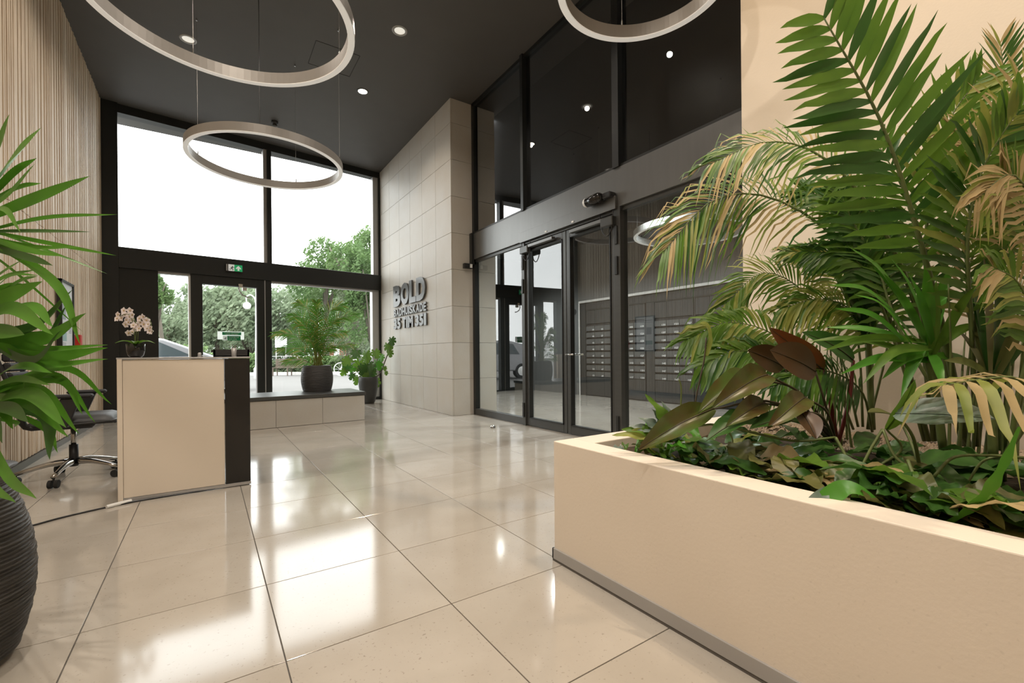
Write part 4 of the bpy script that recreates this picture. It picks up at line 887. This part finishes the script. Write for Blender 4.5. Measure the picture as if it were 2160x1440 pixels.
# ------------------------------------------------------------------ potted yucca at left
PC = Vector((-.745, 2.215, 0))
yp = thing('plant_pot', PC, 'large dark ribbed pot at the left edge holding the yucca', 'pot')
b = MB(); prof = [(.13, 0), (.165, .03)]
H_ = .635
for i in range(200):
    t = i/199; r = .165+.088*sin(pi*min(1, .12+t*.86))**.8-.012*t; prof.append((r+.0030*sin(i*1.45)+.0012*sin(i*.37+1), .03+(H_-.03)*t))
prof += [(.205, H_+.004), (.19, H_-.003), (.185, H_-.05)]
b.lathe(PC, prof, 72); b.build('pot_body', 'pot', yp, smooth=True)
b = MB(); b.lathe(PC, [(.001, H_-.05), (.186, H_-.05)], 40, capb=False); b.build('soil', 'soil', yp)
yc = thing('yucca', PC+Vector((0, 0, H_-.05)), 'yucca with long sword shaped green leaves entering from the left edge', 'plant')
def yx(p): return Vector((max(p.x, XW+.03), p.y, p.z))
b = MB(yx); b.tube(cat([PC+Vector((0, 0, .6)), PC+Vector((.02, 0, .85)), P(-70, 700, 1.42)], 8), [.03-.001*i for i in range(9)], 10); b.tube(cat([PC+Vector((.0, .03, .6)), PC+Vector((-.05, .05, 1.0)), P(-90, 480, 1.45)], 8), [.026-.001*i for i in range(9)], 10)
b.tube(cat([PC+Vector((.05, 0, .6)), PC+Vector((.06, -.02, .7)), P(-60, 860, 1.4)], 8), [.022-.001*i for i in range(9)], 10); b.build('stem', 'bark', yc, smooth=True)
H1, H2, H3 = (-70, 690), (-90, 480), (-60, 850)
YL = [  # head, mid, tip, width px, depth of tip
 (H2, (20, 350), (88, 268), 48, 1.35), (H2, (20, 375), (78, 333), 24, 1.38), (H2, (10, 420), (74, 345), 30, 1.3), (H2, (30, 400), (88, 386), 16, 1.4), (H2, (60, 425), (190, 371), 26, 1.4), (H2, (90, 460), (248, 452), 10, 1.5),
 (H2, (60, 488), (192, 489), 14, 1.4), (H2, (100, 512), (246, 539), 9, 1.5), (H2, (60, 520), (168, 521), 13, 1.45), (H2, (50, 525), (138, 541), 15, 1.35), (H2, (50, 540), (112, 560), 18, 1.3), (H2, (20, 520), (108, 522), 12, 1.4),
 (H2, (110, 590), (170, 728), 20, 1.25), (H2, (90, 525), (226, 577), 6, 1.5), (H2, (0, 440), (44, 490), 14, 1.2), (H2, (-10, 330), (20, 240), 30, 1.3), (H2, (40, 580), (175, 700), 5, 1.5),
 (H1, (-5, 640), (90, 593), 42, 1.3), (H1, (0, 620), (58, 600), 30, 1.35), (H1, (60, 645), (112, 780-90), 24, 1.2), (H1, (70, 690), (154, 610), 28, 1.3), (H1, (80, 720), (144, 640), 22, 1.32), (H1, (90, 715), (182, 660), 38, 1.25),
 (H1, (20, 650), (112, 706), 34, 1.15), (H1, (0, 700), (52, 706), 40, 1.2), (H1, (80, 735), (228, 727), 16, 1.35), (H1, (90, 752), (228, 733), 30, 1.38), (H1, (80, 765), (228, 757), 22, 1.3), (H1, (30, 600), (80, 582), 14, 1.3), (H1, (10, 590), (84, 580), 9, 1.3),
 (H1, (20, 650), (80, 668), 18, 1.2), (H1, (60, 760), (130, 695), 20, 1.25), (H1, (-20, 600), (50, 545), 16, 1.3), (H1, (0, 590), (78, 568), 12, 1.36),
 (H3, (30, 775), (110, 786), 28, 1.2), (H3, (60, 800), (112, 785), 16, 1.3), (H3, (130, 775), (236, 853), 15, 1.35), (H3, (110, 790), (202, 892), 16, 1.3), (H3, (120, 800), (175, 875), 18, 1.28), (H3, (60, 830), (140, 902), 34, 1.15),
 (H3, (60, 850), (145, 922), 26, 1.2), (H3, (80, 820), (168, 916), 26, 1.25), (H3, (90, 870), (105, 970), 30, 1.2), (H3, (30, 890), (32, 900), 10, 1.3), (H3, (10, 870), (28, 905), 22, 1.25), (H3, (-10, 880), (5, 935), 24, 1.2),
 (H3, (10, 990), (78, 1052), 26, 1.05), (H3, (-20, 1010), (34, 1060), 20, 1.1), (H3, (40, 830), (52, 790), 14, 1.3), (H3, (90, 900), (122, 955), 12, 1.3), (H3, (30, 800), (108, 812), 18, 1.2), (H3, (20, 860), (60, 890), 30, 1.15),
 (H1, (-150, 600), (-240, 560), 30, 1.4), (H1, (-160, 700), (-260, 760), 30, 1.4), (H2, (-160, 420), (-240, 350), 30, 1.4), (H3, (-150, 860), (-240, 950), 30, 1.4), (H2, (-120, 380), (-140, 260), 30, 1.5), (H1, (-90, 600), (-60, 500), 30, 1.2)]
rg = random.Random(5)
for i, (h_, m_, t_, w_, dt) in enumerate(YL):
    B_ = P(h_[0]+rg.uniform(-8, 8), h_[1]+rg.uniform(-25, 25), 1.42+rg.uniform(-.05, .05)); M_ = P(m_[0], m_[1], (1.42+dt)/2-.02); T_ = P(t_[0], t_[1], dt); q = cat([B_, M_, T_], 16); wm_ = w_/955*dt*.5*.98
    pr = lambda t: (.5+.5*min(1, t*2.2)) if t < .45 else (1-((t-.45)/.55)**2.2)
    nr = (TOC+UP*rg.uniform(.1, .9)+Vector((rg.uniform(-.3, .3), 0, 0))).normalized()
    b = MB(yx); blade(b, q, [wm_*pr(j/16) for j in range(17)], nr, .22); b.build('leaf', rg.choice(['leaf_yucca', 'leaf_yucca', 'leaf_yucca', 'leaf_dark']), yc, smooth=True)

# ------------------------------------------------------------------ potted palm on the bench
PB = Vector((1.51, 7.62, .44))
PB = Vector((1.47, 7.80, .44))
pp_ = thing('plant_pot', PB, 'ribbed grey barrel pot standing on the stone bench', 'pot')
b = MB(); prof = [(.19, 0)]+[(.19+.05*sin(pi*(.08+.84*i/40))**.8+.0022*sin(i*2.4), .405*i/40) for i in range(41)]+[(.19, .41), (.18, .40), (.175, .36)]
b.lathe(PB, prof, 56); b.build('pot_body', 'pot', pp_, smooth=True); b = MB(); b.lathe(PB, [(.001, .37), (.18, .37)], 32, capb=False); b.build('soil', 'soil', pp_)
bp = thing('palm', PB+Vector((0, 0, .37)), 'feathery areca palm in the barrel pot on the bench', 'palm'); rg = random.Random(9); O_ = PB+Vector((0, 0, .37))
R2 = Vector((Rv.x, Rv.y, 0)).normalized()
for i, (dx, dz, dd, n, L) in enumerate([(-.62, .55, -.1, 30, .24), (-.5, .85, .1, 32, .26), (-.3, 1.05, 0, 34, .26), (-.1, 1.0, .15, 30, .22), (.1, .9, -.1, 30, .24), (.45, 1.0, 0, 34, .27), (.62, .85, .1, 30, .26), (.5, .55, -.1, 28, .22), (.3, .75, .1, 28, .22),
        (-.55, .3, -.15, 28, .2), (.35, .3, -.15, 26, .18), (-.25, .7, -.2, 28, .22), (.05, .65, -.25, 28, .22), (.55, .35, .1, 24, .2), (-.42, .1, -.2, 26, .2), (.2, .5, -.2, 26, .2), (-.1, .5, -.25, 26, .2), (.0, 1.05, .0, 28, .2)]):
    tip = O_+R2*dx+UP*dz-Vector((Fv.x, Fv.y, 0))*(-dd); st = O_+R2*rg.uniform(-.06, .06)+Vector((rg.uniform(-.06, .06), rg.uniform(-.06, .06), 0)); hi = max(dz*.75, .42)
    pts = [st, O_+R2*dx*.16+UP*dz*.45, O_+R2*dx*.48+UP*(dz*.86+.05)+Vector((Fv.x, Fv.y, 0))*dd*.6, tip+UP*.0]
    b = MB(); frond(b, pts, n-4, L*1.0, .014, (TOC+UP*.35).normalized(), .36, 55, 25, .25, (0, 0, 0, 1, 2), rnd=rg, smi=4, rr=.009, seg=4); b.build('frond', ['leaf_bright', 'leaf', 'leaf_yellow', 'leaf_dry', 'leaf_yellow'], bp, smooth=True)

# ------------------------------------------------------------------ monstera
PMo = Vector((2.80, 9.55, 0))
mp_ = thing('plant_pot', PMo, 'tall dark smooth pot on the floor at the right end of the bench', 'pot')
b = MB(); b.lathe(PMo, [(.11, 0), (.135, .04), (.165, .18), (.19, .34), (.2, .46), (.192, .54), (.18, .555), (.172, .54), (.17, .50)], 48); b.build('pot_body', 'pot_plain', mp_, smooth=True)
b = MB(); b.lathe(PMo, [(.001, .50), (.175, .50)], 32, capb=False); b.build('soil', 'soil', mp_)
mo = thing('monstera', PMo+Vector((0, 0, .5)), 'split leaved monstera with a stem climbing up the stone pier', 'plant')
def mon(c, size, nrm, up, m, root, seed):
    size *= 1.35
    nrm = Vector(nrm).normalized(); up = Vector(up); up = (up-nrm*up.dot(nrm)).normalized(); s = up.cross(nrm); rg = random.Random(seed); V = [c+up*size*.35]; N = 44
    for k in range(N):
        a = 2*pi*k/N; r = size*(.5+.12*cos(a)); 
        if abs(a-pi) < .35: r = size*(.12+.2*abs(a-pi))
        elif .5 < a < 2*pi-.5 and k % 5 == 0: r *= .62
        if k == 0: r = size*.68
        V.append(c+up*(cos(a)*r)+s*sin(a)*r*.85-nrm*(abs(sin(a))*r*.18+.1*size*max(0, cos(a))**2))
    V[0] = c
    b = MB(); b.add(V, [(0, 1+k, 1+(k+1) % N) for k in range(N)]); b.build('leaf', m, mo, smooth=True)
    b = MB(); p0 = c-up*size*.1; b.tube(cat([root, root.lerp(p0, .6)+UP*.06, p0], 6), .005, 6); b.build('stalk', 'stem_green', mo, smooth=True)
OM = PMo+Vector((0, 0, .52)); dM = OM.dot(Fv)
for i, (x, y, s, m) in enumerate([(735, 757, .20, 'leaf'), (733, 772, .16, 'leaf_dark'), (752, 742, .19, 'leaf_dark'), (757, 765, .22, 'leaf'), (772, 748, .22, 'leaf'), (778, 772, .26, 'leaf_dark'), (792, 742, .18, 'leaf'), (796, 765, .2, 'leaf_bright'), (727, 782, .14, 'leaf'), (743, 790, .14, 'leaf_dark'),
      (754, 798, .17, 'leaf'), (790, 802, .2, 'leaf'), (772, 788, .15, 'leaf'), (786, 785, .14, 'leaf_dark'), (744, 776, .13, 'leaf_bright'), (803, 752, .15, 'leaf_bright'), (764, 775, .2, 'leaf_dark')]):
    dd = dM-.05+(i % 4)*.05-(.1 if x < 740 else 0); c = P(x, y, dd); c.x = min(c.x, XS-.12); rgm = random.Random(i)
    mon(c, s, TOC+UP*rgm.uniform(-.1, .7)+R2*rgm.uniform(-.5, .5), -UP+R2*(x-770)/60*1.0, m, OM, i)
cl = cat([OM, P(800, 790, dM+.0), P(812, 762, dM+.0), P(822, 735, dM+.02)], 10)
for q in cl: q.x = min(q.x, XS-.03)
b = MB(); b.tube(cl, .011, 7); b.build('stem', 'stem_dark', mo, smooth=True)
for i, (x, y, s) in enumerate([(818, 728, .19), (826, 716, .16), (822, 742, .14), (811, 775, .09), (814, 785, .08)]):
    c = P(x, y, dM-.03*i); c.x = min(c.x, XS-.06); mon(c, s, TOC+UP*.3-R2*.3, -UP+R2*.3, 'leaf_dark' if i == 1 else 'leaf', cl[-1] if i < 3 else cl[5], 60+i)

# ------------------------------------------------------------------ orchid
OC = Vector((-.432, 4.30, 1.0))
op = thing('orchid_pot', OC, 'glossy black round pot on the left of the desk', 'pot')
b = MB(); b.lathe(OC, [(.03, 0), (.045, .015), (.054, .05), (.056, .10), (.053, .10), (.05, .07)], 36); b.build('pot_body', 'black_gloss', op, smooth=True)
b = MB(); b.lathe(OC, [(.001, .085), (.052, .085)], 24, capb=False); b.build('moss', 'soil', op)
orc = thing('orchid', OC+Vector((0, 0, .085)), 'white flowering orchid in the black pot on the desk', 'plant'); OO = OC+Vector((0, 0, .085)); rg = random.Random(4)
for a, L in ((-30, .13), (20, .12), (160, .13), (200, .12), (90, .1), (270, .11)):
    dx = cos(radians(a))*L; dy = sin(radians(a))*L; b = MB(); paddle(b, OO, OO+Vector((dx, dy, .02)), .045, UP, .2, .15, 0, 10); b.build('leaf', 'leaf', orc, smooth=True)
for pts in ([(285, 724), (288, 695), (283, 672), (268, 662), (250, 668)], [(290, 724), (293, 690), (300, 672), (315, 672), (322, 700)], [(287, 724), (284, 706), (276, 700), (268, 702)], [(284, 724), (283, 690), (275, 665), (272, 652)]):
    b = MB(); b.tube(cat([P(x, y, 3.33+.02) for x, y in pts], 12), .0026, 5); b.build('stem', 'stem_green', orc, smooth=True)
fl_ = [(250, 664), (257, 671), (264, 664), (268, 675), (274, 668), (262, 655), (275, 655), (272, 680), (280, 674), (266, 684), (248, 672), (280, 664), (295, 672), (303, 668), (309, 675), (297, 680), (304, 684), (313, 684), (318, 691), (311, 693), (320, 700), (290, 685), (286, 690), (280, 700), (272, 702), (294, 693), (316, 698), (282, 686)]
pm_ = []
for i, (x, y) in enumerate(fl_):
    c = P(x, y, 3.33+rg.uniform(-.05, .05)); nr = (TOC+Vector((rg.uniform(-.5, .5), 0, rg.uniform(-.4, .4)))).normalized(); s = Vector((0, 0, 1)).cross(nr).normalized(); u = nr.cross(s); b = MB()
    for k in range(5):
        a = radians(90+72*k+rg.uniform(-8, 8)); d = s*cos(a)+u*sin(a); paddle(b, c, c+d*.026+nr*.004, .024, nr, .08, .1, 0, 5)
    f = b.build('flower', 'petal', orc, smooth=True); b = MB(); b.ball(c+nr*.005, .0045, 6, 4); b.build('flower_lip', 'petal_heart', f, smooth=True)
# ================================================================== OUTSIDE
b = MB(); b.add([(-60, facy(-60)+.3, -.06), (60, facy(60)+.3, -.06), (60, 120, -.06), (-60, 120, -.06)], [(0, 1, 2, 3)]); struct(b.build('ground', 'paving'), 'pale paving of the street outside')
# wall of the building beyond the facade on either side is out of sight
def D(x, y, d): return P(x, y, d)
def gp(x, d, z=-.06): p = P(x, 750, d); return Vector((p.x, p.y, z))
def crown(mb, c, r, n, s, rg, hollow=.55):
    for k in range(n):
        while True:
            v = Vector((rg.uniform(-1, 1), rg.uniform(-1, 1), rg.uniform(-1, 1)))
            if hollow < v.length < 1: break
        if noise.noise(v*2.3+Vector((c.x, c.y, 0))) < -.12: continue
        p = c+Vector((v.x*r[0], v.y*r[1], v.z*r[2])); a = Vector((rg.gauss(0, 1), rg.gauss(0, 1), rg.gauss(0, 1))).normalized(); u = a.orthogonal().normalized()*s*rg.uniform(.6, 1.4); w = a.cross(u).normalized()*s*rg.uniform(.35, .7)
        mb.add([p-u, p-w*.8, p+u, p+w*.8], [(0, 1, 2, 3)])
def tree(x, d, z0, z1, rx, label, leaf='tree_leaf', n=7000, s=.13, trunk=.2, ivy=False, blobs=6, seed=1, base=None):
    rg = random.Random(seed); o = gp(x, d); t = thing('tree', o, label, 'tree')
    b = MB(); b.tube(cat([o, o+Vector((.1, 0, z0*.6)), o+Vector((-.1, 0, (z0+z1)/2))], 6), [trunk, trunk*.9, trunk*.85, trunk*.8, trunk*.6, trunk*.5, trunk*.4], 9); b.build('trunk', 'bark', t, smooth=True)
    c = o+UP*((z0+z1)/2); rz = (z1-z0)/2; mb = MB()
    for k in range(blobs):
        a = rg.uniform(0, 6.28); f = .55 if blobs > 1 else 0
        cc = c+Vector((cos(a)*rx*f, sin(a)*rx*f, rg.uniform(-.55, .5)*rz)); q = .52 if blobs > 1 else 1
        crown(mb, cc, (rx*q, rx*q, rz*q), n//blobs, s, rg)
    mb.build('crown', leaf, t)
    b = MB()
    for k in range(5):
        a = rg.uniform(0, 6.28); e = c+Vector((cos(a)*rx*.6, sin(a)*rx*.6, rg.uniform(-.1, .5)*rz)); b.tube([o+UP*z0*rg.uniform(.7, 1), (o+UP*z0).lerp(e, .6)+UP*.2, e], [trunk*.4, trunk*.25, trunk*.1], 6)
    b.build('branch', 'bark', t, smooth=True)
    if ivy: 
        b = MB()
        for k in range(5): crown(b, o+UP*(.9+k*1.05), (trunk*2.3, trunk*2.3, .8), 900, .09, rg, .5)
        b.build('ivy', 'ivy', t)
tree(688, 30, 4.2, 9.3, 2.3, 'round crowned green tree seen through the upper right window', n=9000, seed=1, trunk=.18)
tree(742, 27, 4.6, 9.0, 2.2, 'tall ivy wrapped tree next to the stone pier', 'tree_leaf', n=9000, seed=2, trunk=.42, ivy=True)
tree(785, 25, 1.5, 8.6, 1.5, 'dark green tree close to the right window jamb', 'tree_leaf', n=7000, seed=3, trunk=.16)
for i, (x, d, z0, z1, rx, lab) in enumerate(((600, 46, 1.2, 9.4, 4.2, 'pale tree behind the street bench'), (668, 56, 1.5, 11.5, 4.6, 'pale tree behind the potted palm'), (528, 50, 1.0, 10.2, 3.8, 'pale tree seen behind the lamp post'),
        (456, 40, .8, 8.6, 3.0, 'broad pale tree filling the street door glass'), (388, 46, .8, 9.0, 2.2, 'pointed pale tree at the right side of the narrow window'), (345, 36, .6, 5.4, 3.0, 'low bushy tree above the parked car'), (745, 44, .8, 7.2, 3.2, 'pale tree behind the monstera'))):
    tree(x, d, z0, z1, rx, lab, 'tree_leaf_haze', n=9000, s=.24, seed=10+i, blobs=9)
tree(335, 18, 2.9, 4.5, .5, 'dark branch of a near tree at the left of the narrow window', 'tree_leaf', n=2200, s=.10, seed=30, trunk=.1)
# hedges and planting strip
for i, (x0, x1, d, h, lab, leaf) in enumerate(((565, 650, 27.5, .75, 'low hedge behind the street bench', 'ivy'), (650, 720, 27.5, .95, 'low hedge right of the street bench', 'hedge'), (300, 420, 24, 1.6, 'green hedge behind the parked car', 'hedge'), (420, 560, 30, 1.2, 'green hedge behind the street door', 'hedge'), (735, 800, 29, .9, 'low hedge behind the white bicycle', 'hedge'), (440, 820, 60, 4.2, 'long pale row of shrubs in the far distance', 'tree_leaf_haze'))):
    rg = random.Random(70+i); A, B_ = gp(x0, d), gp(x1, d); mb = MB()
    big = 2.2 if h > 3 else 1
    for k in range(int(5000*big)): p = A.lerp(B_, rg.random())+Vector((rg.uniform(-.4, .4), rg.uniform(-.5, .5), rg.random()**.7*h*rg.uniform(.8, 1.1))); a = Vector((rg.gauss(0, 1), rg.gauss(0, 1), rg.gauss(0, 1))).normalized(); u = a.orthogonal()*.10*big; w = a.cross(u).normalized()*.05*big; mb.add([p-u, p-w, p+u, p+w], [(0, 1, 2, 3)])
    t = thing('hedge', A.lerp(B_, .5), lab, 'hedge'); mb.build('foliage', leaf, t, kind='stuff')
    b = MB(); 
    for q in range(7): p = A.lerp(B_, (q+.5)/7); b.tube([p, p+UP*h*.6], .03, 6)
    b.build('stem', 'bark', t)
# kerb
A, B_ = gp(500, 25.6), gp(840, 25.6); dirv = (B_-A).normalized()
for k in range(14):
    p = A+dirv*(k*.82); n_ = Vector((-dirv.y, dirv.x, 0)); b = MB(); V = [p, p+dirv*.81, p+dirv*.81+n_*.25, p+n_*.25]; b.add(V+[v+UP*.16 for v in V], [(0, 3, 2, 1), (4, 5, 6, 7), (0, 1, 5, 4), (1, 2, 6, 5), (2, 3, 7, 6), (3, 0, 4, 7)])
    if k == 0: kb = setting('trim_10', A, 'pale stone kerb of the planting strip'); 
    b.build('kerb_stone', 'marble', kb)
# street bench
A, B_ = gp(575, 24.6, 0), gp(643, 24.6, 0); A.z = B_.z = -.06; u = (B_-A).normalized(); v = Vector((-u.y, u.x, 0))
sb = thing('street_bench', A.lerp(B_, .5), 'long slatted brown wooden bench on the street outside', 'bench')
def bar(mb, a, b_, w, h): d = (b_-a).normalized(); s = Vector((-d.y, d.x, 0))*w/2; z = UP*h/2; mb.add([a-s-z, b_-s-z, b_+s-z, a+s-z, a-s+z, b_-s+z, b_+s+z, a+s+z], [(0, 3, 2, 1), (4, 5, 6, 7), (0, 1, 5, 4), (1, 2, 6, 5), (2, 3, 7, 6), (3, 0, 4, 7)])
for k in range(4): b = MB(); bar(b, A+UP*(.52+k*.12)+v*.3, B_+UP*(.52+k*.12)+v*.3, .03, .08); b.build('back_slat', 'bench_wood', sb)
for k in range(4): b = MB(); bar(b, A+UP*.44+v*(.24-k*.12), B_+UP*.44+v*(.24-k*.12), .09, .03); b.build('seat_slat', 'bench_wood', sb)
for k in range(3): p = A.lerp(B_, (.05, .5, .95)[k]); b = MB(); b.tube([p+v*.3, p+v*.3+UP*.92], .03, 6); b.tube([p-v*.15, p-v*.15+UP*.43], .03, 6); b.tube([p-v*.15+UP*.42, p+v*.3+UP*.42], .025, 6); b.build('leg', 'bench_wood', sb)
# railing
A, B_ = gp(570, 33, 0), gp(800, 33, 0); rl = thing('railing', A, 'thin pale railing along the waterside beyond the hedges', 'railing'); b = MB()
for z in (.55, 1.0): b.tube([A+UP*z, B_+UP*z], .025, 5)
b.build('rail', 'grey_alu', rl)
for k in range(9): p = A.lerp(B_, k/8); MB().tube([p-UP*.05, p+UP*1.0], .035, 6).build('post', 'grey_alu', rl)
# lamp post
o = gp(541, 21); lp = thing('street_lamp', o, 'slender white street lamp with a curved arm seen through the door glass', 'lamp')
b = MB(); b.lathe(o, [(.12, 0), (.12, .5), (.06, .6), (.045, 2.2), (.035, 3.5)], 14); b.build('post', 'white', lp, smooth=True)
Rr = Vector((Rv.x, Rv.y, 0)).normalized()
b = MB(); b.tube(cat([o+UP*3.45, o+UP*3.75-Rr*.06, o+UP*3.92-Rr*.25, o+UP*3.82-Rr*.44, o+UP*3.62-Rr*.44], 14), .028, 7); b.build('arm', 'white', lp, smooth=True)
b = MB(); b.ball(o+UP*3.42-Rr*.42, .17, 14, 8); b.build('globe', 'white', lp, smooth=True)
# bicycles
def bicycle(o, u, m, lab, grp=None):
    t = thing('bicycle', o, lab, 'bicycle', grp); u = u.normalized(); R_ = .34
    def wp(a, z): return o+u*a+UP*z
    for a in (-.52, .52):
        b = MB(); n = 24; V = []; F = []; c = wp(a, R_); b.tube([c+u*R_*cos(2*pi*k/n)+UP*R_*sin(2*pi*k/n) for k in range(n+1)], .022, 6, cap=False); w = b.build('wheel', 'white' if m == 'white' else 'tyre', t, smooth=True)
        b = MB(); [b.tube([c, c+u*R_*cos(2*pi*k/10)+UP*R_*sin(2*pi*k/10)], .004, 3) for k in range(10)]; b.build('spokes', 'steel', w)
    b = MB()
    for p, q in (((-.52, R_), (-.12, .30)), ((-.12, .30), (-.22, .85)), ((-.52, R_), (-.2, .78)), ((-.12, .30), (.36, .70)), ((-.2, .78), (.33, .85)), ((.33, .95), (.52, R_))): b.tube([wp(*p), wp(*q)], .02, 6)
    b.build('bike_frame', m, t); v = Vector((-u.y, u.x, 0)); b = MB(); b.tube([wp(.33, .95), wp(.31, 1.05)], .015, 6); b.tube([wp(.2, 1.05)-v*.28, wp(.31, 1.05), wp(.2, 1.05)+v*.28], .015, 6); b.build('handlebar', 'steel', t)
    b = MB(); b.ball(wp(-.24, .92), .12, 8, 5, (1, .7, .4)); b.build('saddle', 'tyre', t)
bicycle(gp(738, 24.3), dirv, 'white', 'white bicycle parked behind the monstera')
bicycle(gp(755, 24.9), dirv, 'car_glass', 'dark bicycle parked next to the white one')
bicycle(gp(585, 34), dirv, 'car_glass', 'distant dark bicycle above the left end of the street bench'); bicycle(gp(612, 34), dirv, 'car_glass', 'distant dark bicycle beyond the middle of the street bench')
# parked car
cx, cy = -.1, 15.9; cr_ = thing('car', (cx-1.2, cy+.85, -.06), 'silver white car parked outside the narrow window', 'car')
side = [(-4.4, .35), (-4.45, .9), (-4.2, 1.05), (-3.7, 1.5), (-3.1, 1.62), (-1.6, 1.66), (-.9, 1.58), (.35, 1.06), (1.0, .95), (1.15, .75), (1.15, .35)]
V = [(cx+x, cy, z-.06) for x, z in side]+[(cx+x, cy+1.75, z-.06) for x, z in side]; n = len(side)
b = MB(); b.add(V, [tuple(range(n))[::-1], tuple(range(n, 2*n))]+[(i, (i+1) % n, n+(i+1) % n, n+i) for i in range(n)]); b.build('body', 'car_paint', cr_, bevel=.05)
win = [(-3.5, 1.06), (-3.15, 1.5), (-1.75, 1.56), (-1.75, 1.06)]; win2 = [(-1.65, 1.06), (-1.65, 1.56), (-1.0, 1.49), (-.25, 1.10)]; win3 = [(-.18, 1.08), (-.75, 1.36), (.02, 1.08)]
for w in (win, win2): b = MB(); m_ = len(w); b.add([(cx+x, cy-.012, z-.06) for x, z in w]+[(cx+x, cy-.002, z-.06) for x, z in w], [tuple(range(m_)), tuple(range(m_, 2*m_))[::-1]]+[(i, m_+i, m_+(i+1) % m_, (i+1) % m_) for i in range(m_)]); b.build('side_window', 'car_glass', cr_)
b = MB(); b.add([(cx-.86, cy+.12, 1.52-.055), (cx+.28, cy+.12, 1.09-.05), (cx+.28, cy+1.63, 1.09-.05), (cx-.86, cy+1.63, 1.52-.055)], [(0, 1, 2, 3)]); b.build('windscreen', 'car_glass', cr_, solid=.02)
b = MB(); b.ball((cx-.15, cy-.14, 1.06), .11, 10, 6, (1, .9, .75)); b.build('mirror', 'car_paint', cr_, smooth=True)
for x in (-3.6, .35): b = MB(); b.tube([(cx+x, cy-.01, .28), (cx+x, cy+.2, .28)], .32, 24); w = b.build('wheel', 'tyre', cr_, smooth=False); b = MB(); b.tube([(cx+x, cy-.02, .28), (cx+x, cy+.0, .28)], .2, 16); b.build('rim', 'steel', w)
# small structures across the water
o = gp(712, 52); kz = thing('brick_shed', o, 'small red brick shed far beyond the railing', 'building'); b = MB(); b.box(o.x-1.1, o.x+1.1, o.y, o.y+2, -.06, 2.2); b.build('shed_wall', 'brick', kz); b = MB(); b.add([(o.x-1.2, o.y-.1, 2.2), (o.x+1.2, o.y-.1, 2.2), (o.x+1.2, o.y+2.1, 2.2), (o.x-1.2, o.y+2.1, 2.2), (o.x-1.2, o.y+1, 2.9), (o.x+1.2, o.y+1, 2.9)], [(0, 1, 5, 4), (2, 3, 4, 5), (0, 4, 3), (1, 2, 5)]); b.build('roof', 'bark', kz)
b = MB(); b.box(o.x-.4, o.x+.2, o.y-.03, o.y, 0, 1.9); b.build('shed_door', 'white', kz)
o = gp(593, 38); wbx = thing('notice_board', o, 'white slatted board on posts left of the potted palm', 'board'); b = MB()
for k in range(6): b = MB(); b.box(o.x-.45, o.x+.45, o.y, o.y+.05, 1.75+k*.16, 1.88+k*.16); b.build('panel', 'white', wbx)
b = MB(); b.box(o.x-.4, o.x-.33, o.y+.05, o.y+.12, -.06, 2.7); b.box(o.x+.33, o.x+.4, o.y+.05, o.y+.12, -.06, 2.7); b.build('post', 'grey_alu', wbx)
print('OBJECTS TOTAL', len(bpy.data.objects))
